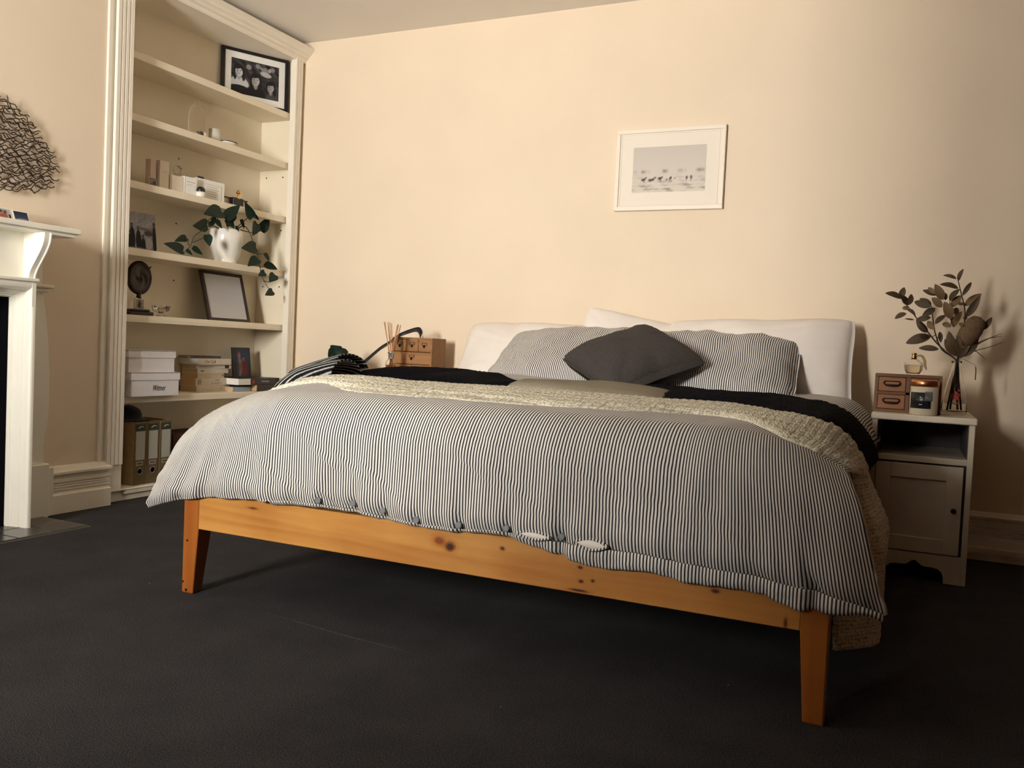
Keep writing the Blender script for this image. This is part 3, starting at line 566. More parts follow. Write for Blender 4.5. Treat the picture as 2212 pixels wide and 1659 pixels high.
# fifth shelf: dark brown frame with a pale print
pc = Canvas(30, 40, (.58, .58, .60)).blob(.5, .55, .35, .3, (.54, .54, .57), .8).rect(.10, .102, .1, .92, (.5, .5, .52))
framed('picture_frame', 'dark brown frame with a pale near-blank print on the fifth shelf', .330, .292, .019, .018, pc, (-3.545, 3.846, .901), RZX, .27, M['brownblack'], .006)
# sixth shelf: small dark portrait of a couple standing on the flat books
pc = Canvas(34, 44, (.020, .018, .026)).blob(.62, .72, .4, .3, (.03, .04, .09), .6)
pc.blob(.36, .84, .10, .08, (.10, .05, .03)).blob(.36, .74, .08, .10, (.26, .14, .10)).blob(.36, .35, .14, .36, (.16, .15, .17)).blob(.28, .35, .05, .36, (.05, .04, .06)).blob(.62, .62, .10, .13, (.02, .012, .012)).blob(.62, .60, .06, .09, (.30, .15, .11)).blob(.65, .25, .19, .32, (.13, .018, .016)).blob(.50, .35, .05, .22, (.32, .06, .05))
leaning_print('portrait_print', 'small dark portrait print of a couple, the woman in red, on flat books', 'photo', pc, .152, .175, (-3.585, 4.002, .580), RZX, .12, .006, M['blackpaint'], thick=.006)
# fourth shelf: unframed black and white print with torn looking edge
pc = Canvas(100, 100, (.40, .39, .42)).mottle(.30, 4, 5)
for (cu, cv, w_, h_) in ((.20, .34, .075, .36), (.38, .30, .075, .33), (.54, .26, .075, .30), (.30, .20, .10, .22), (.66, .16, .06, .2)): pc.blob(cu, cv, w_, h_, d, .10).blob(cu, cv+h_+.035, .034, .055, (.03, .03, .03), .12).blob(cu+.012, cv+h_+.03, .016, .025, (.25, .24, .25), .3)
pc.blob(.08, .14, .12, .15, (.46, .45, .48), .15).blob(.72, .58, .20, .04, (.18, .17, .18), .3, -8).blob(.80, .48, .12, .07, (.07, .07, .07), .2).blob(.80, .22, .08, .15, (.50, .49, .52), .12).blob(.95, .34, .05, .36, d, .08).blob(.95, .74, .03, .05, (.03, .03, .03), .15).blob(.03, .55, .05, .2, d, .12).blob(.45, .05, .3, .05, (.34, .33, .36), .3)
leaning_print('canvas_print', 'black-and-white print of a group standing in a row on the fourth shelf', 'photo', pc, .205, .205, (-3.595, 3.222, 1.225), RZX-.28, .16, .001, M['paper'], thick=.004)
# third shelf: three small prints
pc = Canvas(20, 20, (.10, .07, .06)).blob(.35, .6, .25, .3, (.28, .18, .12)).blob(.65, .4, .22, .3, (.03, .02, .02)).blob(.7, .75, .12, .12, (.35, .25, .18))
leaning_print('snapshot', 'tiny snapshot at the foot of the tall cream boxes', 'photo', pc, .046, .046, (-3.488, 3.213, 1.547), RZX, .25, .002, M['paper'])
pc = Canvas(20, 20, (.025, .018, .022)).blob(.5, .45, .25, .2, (.10, .07, .06)).rect(0, .08, 0, 1, (.5, .48, .44))
leaning_print('snapshot', 'small dark snapshot behind the wide white lettered box', 'photo', pc, .056, .150, (-3.620, 3.672, 1.547), RZX, .10, .003, M['paper'])
pc = Canvas(20, 20, (.20, .17, .13)).blob(.4, .5, .25, .3, (.07, .06, .05)).blob(.7, .4, .2, .3, (.10, .08, .06))
leaning_print('snapshot', 'small brownish snapshot behind the black topped jar', 'photo', pc, .045, .050, (-3.512, 3.475, 1.547), RZX, .12, .002, M['paper'])

# ---- second shelf: bell jar, shell, tealight glass, dish
t = thing('glass_cloche', 'clear glass bell jar on the second shelf', 'cloche', (-3.565, 3.562, 1.868))
mesh('dome', *lathe([(.043, .006), (.044, .10), (.043, .135), (.038, .160), (.026, .178), (.010, .186), (.0, .187)], 32, closed=False), M['thinglass'], t, True)
mesh('knob', *ellipsoid(0, 0, .193, .007, .007, .007, 12, 8), M['thinglass'], t, True)
mesh('base', *lathe([(.0, 0), (.048, 0), (.048, .006), (.0, .006)], 32, closed=False), M['shelfpaint'], t)
t = thing('sea_shell', 'small brown and white shell in front of the bell jar', 'shell', (-3.500, 3.535, 1.868))
mesh('whorl', *ellipsoid(0, .014, .015, .013, .017, .015, 14, 10), M['ceramic'], t, True)
mesh('spire', *tube([(0, -.035, .022), (0, -.018, .018), (0, -.002, .015)], [.003, .010, .014], 10), M['bronzeleaf'], t, True)
t = thing('tealight_glass', 'small frosted cylinder glass beside the bell jar', 'candle holder', (-3.56, 3.692, 1.868))
mesh('cup', *lathe([(.0, 0), (.031, 0), (.033, .004), (.033, .082), (.030, .082), (.030, .010), (.0, .010)], 28, closed=False), M['wax'], t, True)
mesh('candle', *lathe([(.0, .010), (.029, .010), (.029, .055), (.0, .055)], 24, closed=False), M['wax'], t)
t = thing('trinket_dish', 'low oval trinket dish with metal rim on the second shelf', 'dish', (-3.515, 3.755, 1.868))
V, F = lathe([(.0, 0), (.030, 0), (.044, .018), (.047, .024), (.044, .024), (.029, .006), (.0, .006)], 28, closed=False)
mesh('bowl', [(x*.75, y*1.1, z) for x, y, z in V], F, M['ceramic'], t, True)
mesh('rim', *tube([(.046*.75*math.cos(a), .046*1.1*math.sin(a), .024) for a in np.linspace(0, 2*PI, 29)], .0022, 6), M['bronze'], t, True)

# ---- third shelf: cartons, scent bottles
def carton(name, label, cx, cy, z, w, dpt, h, rz, m, marks=(), lid=None):
    """w along the face that looks into the room, dpt to the back; local face at -y"""
    t = thing(name, label, 'box', (cx, cy, z), (0, 0, rz))
    mesh('carton', *box(-w/2, w/2, -dpt/2, dpt/2, 0, h, .001), m, t)
    for (u0, u1, v0, v1, mm) in marks:
        mesh('print_line', *box(-w/2+u0*w, -w/2+u1*w, -dpt/2-.0004, -dpt/2+.0002, v0*h, v1*h), mm, t)
    return t
M['tone'] = mat('grey_print', (.34, .29, .22), .7)
M['pinkcard'] = mat('pinkish_card', (.60, .46, .36), .6, noise=.03)
carton('tall_carton', 'slim tall cream carton standing beside the left trim on the third shelf', -3.553, 3.252, 1.547, .036, .036, .145, RZX, M['pinkcard'])
carton('tall_carton', 'taller cream carton with a faint line of print on the third shelf', -3.540, 3.310, 1.547, .060, .040, .148, RZX, M['cream'], [(.25, .75, .62, .635, M['tone'])])
carton('cream_carton', 'plain cream cube carton under the hexagonal scent bottle', -3.545, 3.390, 1.547, .075, .070, .088, RZX-.1, M['cream'], [(.0, .05, .05, .95, M['tone'])])
carton('white_carton', 'upright white carton with dark edge and fine lettering', -3.520, 3.468, 1.547, .078, .050, .096, RZX-.12, M['paper'], [(.16, .86, .70, .725, M['tone']), (.16, .62, .55, .565, M['tone']), (.0, .02, .0, 1, M['ink']), (0, 1, .985, 1, M['tone'])])
carton('wide_carton', 'wide white carton printed with a bordered text panel on the third shelf', -3.545, 3.622, 1.547, .190, .075, .108, RZX-.10, M['paper'],
       [(.30, .90, .78, .795, M['tone']), (.885, .90, .08, .78, M['tone'])]+[(.36, .36+w, v, v+.02, M['tone']) for v, w in ((.66, .40), (.55, .45), (.44, .38), (.33, .42), (.22, .35))])
t = thing('scent_bottle', 'hexagonal clear scent bottle behind the cream cube carton', 'bottle', (-3.622, 3.492, 1.547))
hx = [(.026*math.cos(a), .026*math.sin(a)) for a in [PI/6+k*PI/3 for k in range(6)]]
mesh('plinth', *box(-.03, .03, -.03, .03, 0, .115, .002), M['cream'], t)
V, F = prism(hx, 'x', -.014, .014); mesh('bottle', [(x, y, z+.142) for x, y, z in V], F, M['thinglass'], t)
mesh('collar', *tube([(.0, .026*math.cos(a), .142+.026*math.sin(a)) for a in [PI/6+k*PI/3 for k in range(7)]], .0025, 6), M['silver'], t, True)
t = thing('cream_jar', 'small white jar with a round black lid before the wide carton', 'jar', (-3.480, 3.520, 1.547))
mesh('jar', *lathe([(.0, 0), (.020, 0), (.022, .003), (.022, .028), (.0, .028)], 24, closed=False), M['ceramic'], t, True)
mesh('lid', *lathe([(.0225, .028), (.0235, .032), (.0235, .040), (.018, .050), (.010, .055), (.0, .056)], 24, closed=False), M['blackpaint'], t, True)
t = thing('perfume_bottle', 'flat black perfume bottle with gold stopper above the trailing plant', 'perfume', (-3.520, 3.835, 1.547))
mesh('bottle', *box(-.016, .016, -.040, .040, 0, .052, .005, 2), M['blackpaint'], t)
mesh('neck', *lathe([(.006, .045), (.008, .062), (.006, .068), (.006, .074), (.015, .079), (.016, .084), (.008, .088), (.009, .094), (.0, .096)], 20, cx=.012, closed=False), M['gold'], t, True)
t = carton('flat_tray', 'low cream tray with bronze rim behind the black perfume bottle', -3.575, 3.835, 1.547, .200, .07, .045, RZX-.06, M['cream'])
mesh('rim', *box(-.105, .105, -.038, .038, .045, .052, .001), M['bronzeleaf'], t)

# ---- fourth shelf: trailing pothos in a white pot
pb_ = (-3.545, 3.790, 1.225)
pt = thing('potted_plant', 'trailing heart-leaved plant in a glossy white pot on the fourth shelf', 'plant', pb_)
mesh('pot', *lathe([(.0, 0), (.060, 0), (.065, .004), (.066, .014), (.063, .020), (.070, .032), (.081, .062), (.088, .100), (.091, .145), (.0905, .186), (.088, .188), (.084, .184), (.083, .130), (.0, .130)], 48, closed=False), M['ceramic'], pt, True)
mesh('soil', *lathe([(.0, .160), (.084, .158)], 24, closed=False), M['soil'], pt)
for v in POTHOS_VINES:
    p = spline(v, 6*len(v)); n = len(p)
    mesh('stem', *tube(p, [.0030-.0015*i/n for i in range(n)], 6), M['vine'], pt, True, sub=pb_)
def heart_mesh():
    n = 14; V = [(0, 0, 0)]; 
    outl = []
    for i in range(n+1):
        t_ = i/n; y = -.10+1.10*t_ if t_ > .1 else -.10*(t_/.1)
        w = .42*math.sin(PI*min(1, t_**.62))**.8*(1-.25*t_)
        outl.append((w, y))
    V = []; F = []
    for i, (w, y) in enumerate(outl):
        for k, f in enumerate((-1, -.5, 0, .5, 1)):
            yy = y-(.0 if abs(f) < .1 else .02)*(1-i/n)
            V.append((w*f, yy, -.10*y*y+.16*w*(abs(f)-.2)))
    for i in range(n):
        for k in range(4): F.append((i*5+k, i*5+k+1, (i+1)*5+k+1, (i+1)*5+k))
    return V, F
def aim(o, p, q, face, width):
    """place a leaf mesh: local +y from p to q, local z towards face, local x scaled by width"""
    p, q = Vector(p), Vector(q); y = q-p; L = y.length; y = y/L; z = Vector(face); z = (z-y*z.dot(y)).normalized(); x = y.cross(z)
    o.matrix_local = Matrix(((x.x*L*width, y.x*L, z.x*L, p.x), (x.y*L*width, y.y*L, z.y*L, p.y), (x.z*L*width, y.z*L, z.z*L, p.z), (0, 0, 0, 1)))
lf = None
for p, q, w in POTHOS_LEAVES:
    if lf is None: lf = mesh('leaf', *heart_mesh(), M['pothos'], pt, True); o = lf
    else: o = lf.copy(); C.objects.link(o); o.parent = pt
    P = Vector(p)-Vector(pb_); Q = Vector(q)-Vector(pb_)
    aim(o, P, Q, (1+rng.normal(0, .2), -.75+rng.normal(0, .35), .1+rng.normal(0, .35)), w*1.05)

# ---- fifth shelf: bronze medallion on a stand, cut glass bowl
t = thing('medallion', 'dark bronze oval medallion on a stand on the fifth shelf', 'ornament', (-3.56, 3.205, .901), (0, 0, RZX-.15))
mesh('base', *cat(box(-.066, .066, -.035, .035, 0, .020, .004), box(-.050, .050, -.027, .027, .020, .032, .004)), M['brownblack'], t)
mesh('pillar', *box(-.024, .024, -.010, .006, .030, .088, .002), M['paper'], t)
pc = Canvas(16, 18, (.34, .28, .21)).blob(.5, .35, .28, .3, (.04, .03, .03)).blob(.45, .72, .14, .14, (.08, .06, .05)).blob(.7, .3, .1, .2, (.3, .24, .18))
pc.make('plaque', .044, .046, t, (0, -.0112, .036))
V, F = tube([(.056*math.cos(a), 0, .190+.072*math.sin(a)) for a in np.linspace(0, 2*PI, 49)], .0135, 10); mesh('ring', V, F, M['bronze'], t, True)
n, m_ = 20, 28; V = []
for i in range(n+1):
    r = i/n
    for k in range(m_):
        a = 2*PI*k/m_; h = -.012+.016*r*math.sin(3*a+5*r)*(1-r)-.006*math.sin(9*r+2*a)*(1-r)
        V.append((.050*r*math.cos(a), h, .190+.064*r*math.sin(a)))
F = [(i*m_+k, i*m_+(k+1) % m_, (i+1)*m_+(k+1) % m_, (i+1)*m_+k) for i in range(n) for k in range(m_)]
mesh('relief_disc', V, F, M['bronzeleaf'], t, True); mesh('disc_back', *tube([(0, .002, .190), (0, .006, .190)], .05, 24), M['bronze'], t)
mesh('socket', *tube([(0, 0, .085), (0, 0, .100), (0, 0, .118)], [.014, .010, .016], 12), M['bronze'], t, True)
mesh('lug', *tube([(.052, 0, .240), (.064, 0, .252)], [.006, .003], 8), M['bronze'], t, True)
t = thing('glass_bowl', 'small cut glass bowl beside the bronze medallion', 'bowl', (-3.520, 3.312, .901))
V, F = lathe([(.0, 0), (.020, 0), (.022, .004), (.014, .012), (.024, .020), (.038, .034), (.042, .052), (.038, .052), (.030, .034), (.0, .022)], 24, closed=False)
mesh('bowl', [(x*(1+.05*math.cos(8*math.atan2(y, x))), y*(1+.05*math.cos(8*math.atan2(y, x))), z+(.005*math.cos(8*math.atan2(y, x)) if z > .05 else 0)) for x, y, z in V], F, M['glass'], t, True)

# ---- sixth shelf: shoe boxes, books
def shoe_box(label, cx, cy, z, w, dpt, h, lidh, brand=False):
    t = thing('shoe_box', label, 'box', (cx, cy, z), (0, 0, RZX), group='white shoe boxes on the sixth shelf')
    mesh('body', *box(-w/2, w/2, -dpt/2, dpt/2, 0, h-.004, .001), M['box'], t)
    mesh('lid', *cat(box(-w/2-.004, w/2+.004, -dpt/2-.004, dpt/2+.004, h-.004, h, .0008), box(-w/2-.004, w/2+.004, -dpt/2-.004, -dpt/2-.001, h-lidh, h), box(-w/2-.004, w/2+.004, dpt/2+.001, dpt/2+.004, h-lidh, h), box(-w/2-.004, -w/2-.001, -dpt/2, dpt/2, h-lidh, h), box(w/2+.001, w/2+.004, -dpt/2, dpt/2, h-lidh, h)), M['box'], t)
    if brand: txt('lettering', 'Wittner', .040, M['ink'], t, (.02, -dpt/2-.0006, .040), (PI/2, 0, .0), shear=.35, narrow=.62)
    return t
shoe_box('lower white shoe box with black script lettering on its end', -3.525, 3.192, .503, .300, .225, .118, .038, True)
shoe_box('upper plain white shoe box on top of the lettered one', -3.535, 3.192, .621, .288, .190, .108, .036)
def book(label, cx, cy, z, w, dpt, h, rz, cover, spine=None, text=None, tcol=None, tsize=.014, tx=0, pages=None, extra=(), group='books on the sixth shelf', round_=False):
    """lying flat; spine faces -y local (into the room); w along the spine"""
    t = thing('book', label, 'book', (cx, cy, z), (0, 0, rz), group)
    mesh('cover', *cat(box(-w/2, w/2, -dpt/2, dpt/2, 0, .0016), box(-w/2, w/2, -dpt/2, dpt/2, h-.0016, h), box(-w/2, w/2, -dpt/2-.001, -dpt/2+.0012, 0, h, .0006)), cover, t)
    mesh('pages', *box(-w/2+.0015, w/2-.0015, -dpt/2+.001, dpt/2-.003, .0016, h-.0016), pages or M['pages'], t)
    if text: txt('spine_title', text, tsize, tcol or M['ink'], t, (tx, -dpt/2-.0012, h/2), (PI/2, 0, 0))
    for (u0, u1, v0, v1, mm) in extra:
        mesh('spine_mark', *box(u0*w-w/2, u1*w-w/2, -dpt/2-.0016, -dpt/2, v0*h, v1*h), mm, t)
    return t
M['cov1'] = mat('cream_cover', (.60, .52, .40), .5, noise=.04, nscale=40)
M['cov2'] = mat('pale_cover', (.62, .56, .46), .5, noise=.05, nscale=40)
M['cov3'] = mat('tan_cover', (.55, .44, .31), .5, noise=.06, nscale=40)
M['blue'] = mat('pale_blue_cover', (.42, .46, .54), .5); M['darkcov'] = mat('dark_cover', (.03, .024, .024), .4, noise=.2)
z = .503
for lab, h, w, dx, cov, kw in [
    ('lowest book of the cream paperback stack', .034, .262, .000, M['cov1'], dict(extra=[(.90, .93, .35, .65, M['ink'])], text='MOST', tsize=.008, tx=.06, tcol=M['tone'])),
    ('thick cream book lettered in grey, second from the bottom of the stack', .042, .258, -.002, M['cov1'], dict(text='LIANE\nMORIARTY', tsize=.017, tx=.03, tcol=M['tone'], extra=[(.05, .16, .15, .85, M['tone']), (.93, .95, .4, .6, M['ink'])])),
    ('tan paperback with a dark dot on its spine, third from the bottom', .027, .205, -.020, M['cov3'], dict(extra=[(.93, .96, .4, .7, M['ink'])])),
    ('narrow pale paperback, fourth from the bottom of the stack', .025, .238, -.004, M['cov2'], dict(extra=[(.10, .20, .4, .6, M['ink'])])),
    ('thin pale book with a black square on its spine', .023, .256, .003, M['cov2'], dict(extra=[(.82, .94, .12, .88, M['blackpaint']), (.1, .5, .4, .5, M['tone'])])),
    ('pale top book of the stack with a red spine title', .034, .246, -.006, M['cov2'], dict(text='On Call', tsize=.026, tx=-.035, tcol=M['red'], pages=M['paper']))]:
    book(lab, -3.617, 3.738+dx, z, w, .118+(.03 if 'top book' in lab else 0), h, RZX+rng.normal(0, .02), cov, **kw); z += h
book('bronze-brown book lying on top of the paperback stack', -3.635, 3.71, z, .23, .09, .012, RZX, M['bronzeleaf'])
book('pale blue book under the dark flat books', -3.560, 3.905, .503, .150, .12, .026, RZX, M['blue'], group='flat books beside the portrait')
book('dark book at the lower right of the flat pile under the portrait', -3.560, 4.095, .503, .22, .20, .038, RZX, M['darkcov'], group='flat books beside the portrait')
book('dark hardback with small pale lettering under the portrait', -3.560, 4.010, .541, .345, .19, .039, RZX, M['darkcov'], text='THE PILLARS', tsize=.012, tx=.05, tcol=M['label'], group='flat books beside the portrait', pages=M['paper'], extra=[(.0, .28, .06, .94, M['paper']), (.33, .38, .2, .8, M['red'])])

# ---- bottom shelf: lever arch files, folders, hat, maroon box
def binder(label, cy, tilt):
    w, dpt, h = .078, .200, .316
    t = thing('binder', label, 'binder', (-3.475-dpt/2, cy, .055), (tilt, 0, RZX), group='lever arch files on the bottom shelf')
    mesh('boards', *cat(box(-w/2, -w/2+.004, -dpt/2, dpt/2, 0, h, .001), box(w/2-.004, w/2, -dpt/2, dpt/2, 0, h, .001)), M['binder'], t)
    sp = mesh('spine', *box(-w/2+.002, w/2-.002, -dpt/2-.002, -dpt/2+.002, 0, h, .001), M['binderspine'], t)
    mesh('paper_block', *box(-w/2+.008, w/2-.008, -dpt/2+.02, dpt/2-.004, .006, h-.012), M['paper'], t)
    mesh('header_band', *box(-w/2+.008, w/2-.008, -dpt/2-.003, -dpt/2-.001, h-.045, h-.012), M['bindergreen'], t)
    mesh('emblem', *cat(tube([(-.014, -dpt/2-.0035, h-.032), (.0, -dpt/2-.0035, h-.024), (.016, -dpt/2-.0035, h-.026)], .0028, 6)), M['label'], t)
    mesh('label', *box(-w/2+.012, w/2-.010, -dpt/2-.003, -dpt/2-.001, .125, h-.048), M['label'], t)
    mesh('small_label', *cat(box(-w/2+.016, w/2-.020, -dpt/2-.003, -dpt/2-.001, .098, .116)), M['label'], t)
    mesh('small_label_field', *box(-w/2+.020, w/2-.024, -dpt/2-.0035, -dpt/2-.0025, .102, .112), M['binderspine'], t)
    mesh('finger_hole', *tube([(0, -dpt/2-.0032, .068), (0, -dpt/2-.0012, .068)], .014, 20), M['black'], t)
    mesh('hole_ring', *tube([(.0145*math.cos(a), -dpt/2-.0032, .068+.0145*math.sin(a)) for a in np.linspace(0, 2*PI, 25)], .0016, 6), M['silver'], t, True)
    return t
binder('brown lever arch file with a plain board side showing, left of three', 3.162, 0)
binder('brown lever arch file with white label, middle of three', 3.243, 0)
binder('brown lever arch file with white label, right of three, beside the duvet', 3.325, 0)
t = thing('folder', 'thin dark blue folder against the left trim', 'folder', (-3.61, 3.042, .055)); mesh('cover', *box(-.07, .11, -.014, -.004, 0, .300, .001), mat('navy_card', (.015, .013, .03), .5), t); mesh('sheet', *box(-.065, .10, -.004, .0, .004, .295), M['paper'], t)
t = thing('folder', 'white ring folder between the dark folder and the binders', 'folder', (-3.615, 3.064, .055)); mesh('cover', *box(-.065, .112, -.012, .004, 0, .300, .001), M['box'], t); mesh('sheet', *box(-.06, .10, .004, .012, .004, .31), M['paper'], t)
t = thing('hat', 'black felt hat lying on the brown lever arch files', 'hat', (-3.585, 3.170, .3715))
V, F = lathe([(.0, .068), (.045, .066), (.062, .058), (.070, .040), (.073, .012), (.088, .006), (.105, .003), (.105, .000), (.0, .000)], 32, closed=False)
mesh('felt', [(x*.88, y*1.15, z_*(1-.12*math.sin(2*math.atan2(y, x)))) for x, y, z_ in V], F, M['felt'], t, True)
t = thing('storage_box', 'dark maroon box at the back right of the bottom shelf', 'box', (-3.60, 3.56, .055)); mesh('body', *box(-.08, .10, -.16, .25, 0, .20, .003), M['maroon'], t); mesh('lid', *box(-.083, .103, -.163, .253, .20, .235, .003), M['maroon'], t)
# ------------------------------------------------------------------ bed frame and mattress
be = (-1.10, 3.10, 0)
bed = thing('bed_frame', 'honey pine bed frame with tapered legs', 'bed', be)
M['pine_rail'] = wood('pine_rail', PINE1, PINE2, 'x', rough=.36, coat=.15, knots=[
    (-.006, -1.04, .277, .0150, .0120, .10), (-.040, -1.04, .290, .018, .012, .42), (.150, -1.04, .294, .0070, .005, .12), (.369, -1.04, .276, .006, .004, .10),
    (.373, -1.04, .241, .006, .004, .10), (.404, -1.04, .247, .005, .004, .12), (.368, -1.04, .217, .022, .0030, .10), (-.690, -1.04, .301, .018, .0035, .30), (.709, -1.04, .270, .010, .005, .12), (.872, -1.04, .222, .004, .012, .2)])
M['pine_side'] = wood('pine_side_rail', PINE1, PINE2, 'y', rough=.4)
def taper(x0, x1, y0, y1, X0, X1, Y0, Y1, zt, zm, zb=0):
    """square block from zt down to zm, then tapering to the foot rectangle (capitals) at zb"""
    R_ = [(x0, x1, y0, y1, zt), (x0, x1, y0, y1, zm), (X0, X1, Y0, Y1, zb+.004), (X0+.003, X1-.003, Y0+.003, Y1-.003, zb)]
    V = []; 
    for a, b, c_, d_, z_ in R_:
        k = .003 if z_ > .003 else .001
        V += [(a+k, c_, z_), (b-k, c_, z_), (b, c_+k, z_), (b, d_-k, z_), (b-k, d_, z_), (a+k, d_, z_), (a, d_-k, z_), (a, c_+k, z_)]
    F = [(r*8+i, (r+1)*8+i, (r+1)*8+(i+1) % 8, r*8+(i+1) % 8) for r in range(3) for i in range(8)]
    return V, F+[tuple(range(8)), tuple(range(24, 32))[::-1]]
ZR0, ZR1 = .209, .326
for sx in (-1, 1):
    o1, i1, i2 = .966, .904, .920
    for (yf, yb, Yf, Yb) in ((2.060, 2.122, 2.060, 2.102), (4.115, 4.18, 4.13, 4.18)):
        xs = sorted((be[0]+sx*o1, be[0]+sx*i1)); Xs = sorted((be[0]+sx*o1, be[0]+sx*i2))
        lg = mesh('leg', *taper(xs[0], xs[1], yf, yb, Xs[0], Xs[1], Yf, Yb, ZR1, ZR0), M['pine_leg'], bed, sub=be)
        if sx < 0 and yf < 3:
            for (hx, hz, r) in ((-2.047, .168, .004), (-2.060, .035, .004), (-2.046, .010, .005)):
                vf = tube([(hx, 2.0595, hz), (hx, 2.061, hz)], r, 8); mesh('nail_hole', vf[0], vf[1], M['iron'], lg, sub=be)
mesh('foot_rail', *box(-2.004, -.196, 2.061, 2.091, ZR0, ZR1, .002), M['pine_rail'], bed, sub=be)
mesh('head_rail', *box(-2.004, -.196, 4.145, 4.175, ZR0, ZR1+.02, .002), M['pine_rail'], bed, sub=be)
for x0 in (-2.062, -.168): mesh('side_rail', *box(x0, x0+.03, 2.12, 4.12, ZR0, ZR1, .002), M['pine_side'], bed, sub=be)
for k in range(11):
    y = 2.2+k*.185; mesh('slat', *box(-2.03, -.17, y, y+.07, .268, .286, .002), M['pine_rail'], bed, sub=be)
mb = (-1.10, 3.14, .286)
mt = thing('mattress', 'thick pale mattress under the striped duvet', 'mattress', mb)
mesh('body', *box(-2.02, -.18, 2.115, 4.165, .286, .600, .05, 3), M['mattress'], mt, True, sub=mb)
mesh('piping', *tube([(-2.01, 2.12, .575), (-.19, 2.12, .575), (-.19, 4.16, .575), (-2.01, 4.16, .575), (-2.01, 2.12, .575)], .006, 6), M['mattress'], mt, sub=mb)

# ------------------------------------------------------------------ duvet: one draped sheet, s across the bed, t from head to foot
XC, A0, YF, YH = -1.10, .875, 2.17, 3.95
T0 = YH-YF
def sm(x): x = np.clip(x, 0, 1); return x*x*(3-2*x)
def bend(e, r, phi):
    th = np.minimum(e/r, PI/2-phi); rem = np.maximum(e-r*(PI/2-phi), 0)
    return r*np.sin(th)+rem*np.sin(phi), r*(1-np.cos(th))+rem*np.cos(phi)
BTN = [-.431, -.316, -.214, -.099, .030, .169, .321]        # buttons: distance from the bed's middle
def cloth(s, t):
    et=np.maximum(t-T0,0); ot,dt=bend(et,.14,.04+0*s)
    hem=np.clip((et-.35)/.05,0,1); ot=ot-.02*hem**2
    zt=.655+.03*sm((T0-t)/1.5)+.012*np.exp(-((s+.2)/.6)**2)+.025*sm((-s-.3)/.5)*sm((T0+.05-t)/.35)
    # right half: lies on the shoulder, fans out over the foot; anything longer hangs straight down
    tl=t-T0
    XeR=np.interp(tl,[-2,-.5,-.15,0,.1,.2,.3,.40],[1.00,.990,.985,.975,1.000,1.030,1.055,1.080]); DeR=np.interp(tl,[-2,-.5,-.2,0,.1,.2,.40],[.17,.15,.11,.085,.080,.065,.050])
    q=np.clip((s-.62)/.48,0,1); rem=np.maximum(s-1.10,0); Y=YH-np.minimum(t,T0)-ot
    XR=XC+np.where(s>.62,.62+q*(XeR-.62),s); XR=XR+(-.138+.090*sm((Y-2.16)/.24)-XR)*sm(rem/.2); ZR=zt-dt-DeR*q**(2.4+3.5*sm((-tl-.05)/.4))-rem
    # left half: the edge lies on the shoulder of the bed and fans out over the foot
    Xe=np.interp(tl,[-2,-.5,-.15,0,.1,.2,.3,.40],[.975,.965,.945,.930,.950,.995,1.055,1.120]); De=np.interp(tl,[-2,-.5,-.2,0,.1,.2,.40],[.16,.12,.085,.080,.095,.095,.085])
    q=np.clip((-s-.62)/.48,0,1.6); XL=XC-np.where(-s>.62,.62+q*(Xe-.62),-s); ZL=zt-dt-De*q**2.4
    L=s<0
    return np.stack([np.where(L,XL,XR),Y,np.where(L,ZL,ZR)],-1)
def normals(P):
    a = np.gradient(P, axis=0); b = np.gradient(P, axis=1); n = np.cross(a, b); n /= np.linalg.norm(n, axis=-1, keepdims=True)+1e-9
    return n
def drape(s, t, extra=None, d=.004):
    """point on the wrinkled duvet plus outward normal (both from the smooth cloth and its folds)"""
    P = cloth(s, t); n = np.cross(cloth(s, t+d)-P, cloth(s+d, t)-P); n /= np.linalg.norm(n, axis=-1, keepdims=True)+1e-12
    return P, n
def folds(s, t):
    et = np.maximum(t-T0, 0); es = np.maximum(np.abs(s)-A0, 0); f = sm(et/.30)
    h = .0045*noise2(s*1.3, t*1.0, 2, 3, 1.1)                               # soft filling
    h = h+.0062*f*noise2(s*5.0+.5*t, t*.9, 5, 4, .9)                        # hanging pleats on the foot
    h = h+.0045*f*np.clip(noise2(s*7-et*9, et*1.2+s*.8, 9, 3, .8)-.1, 0, 1)*1.6                  # slanting creases
    low = sm((et-.22)/.20)
    h = h+.0085*low*noise2(s*4.2, et*.6, 21, 3, 1.3)
    for sb in BTN: h = h-.012*low*np.exp(-((s-sb-.25*(.42-et))/.018)**2)*sm((et-.25)/.17)
    h = h-.014*np.exp(-((s+.865-.25*(.40-et))/.030)**2)*sm((et-.22)/.18)       # tuck beside the left leg
    h = h-.017*np.exp(-((s-.945+.15*(.40-et))/.016)**2)*sm((et-.27)/.13)
    h = h+.003*np.sin((np.abs(s)-A0)*26+et*14)*sm(es/.2)*sm(et/.25)          # flared corners
    h = h+.004*noise2(t*3, es*2, 31, 3, .9)*sm(es/.2)*(1-sm(et/.2))
    return h
NS, NT = 420, 330
S_ = np.linspace(-1.10, 1.10, NS); T_ = np.concatenate([np.linspace(0, T0-.05, 120, endpoint=False), np.linspace(T0-.05, T0+.400, NT-120)])
s, t = np.meshgrid(S_, T_, indexing='ij'); P, n = drape(s, t); P = P+n*folds(s, t)[..., None]
# hanging hem is a little uneven
et = np.maximum(t-T0, 0); P[..., 2] += (.008*noise2(s, 0*s, 41, 3, 1.6)-.006)*sm((et-.25)/.15)
db = (-1.10, 3.0, .66)
dv = thing('duvet', 'plump duvet in fine navy and white ticking stripe', 'duvet', db)
q = mesh('cover', P.reshape(-1, 3), gridf(NS, NT), M['stripe'], dv, True, uv=np.stack([s.ravel(), t.ravel()], -1), sub=db)
so = q.modifiers.new('thickness', 'SOLIDIFY'); so.thickness = .006; so.offset = -1
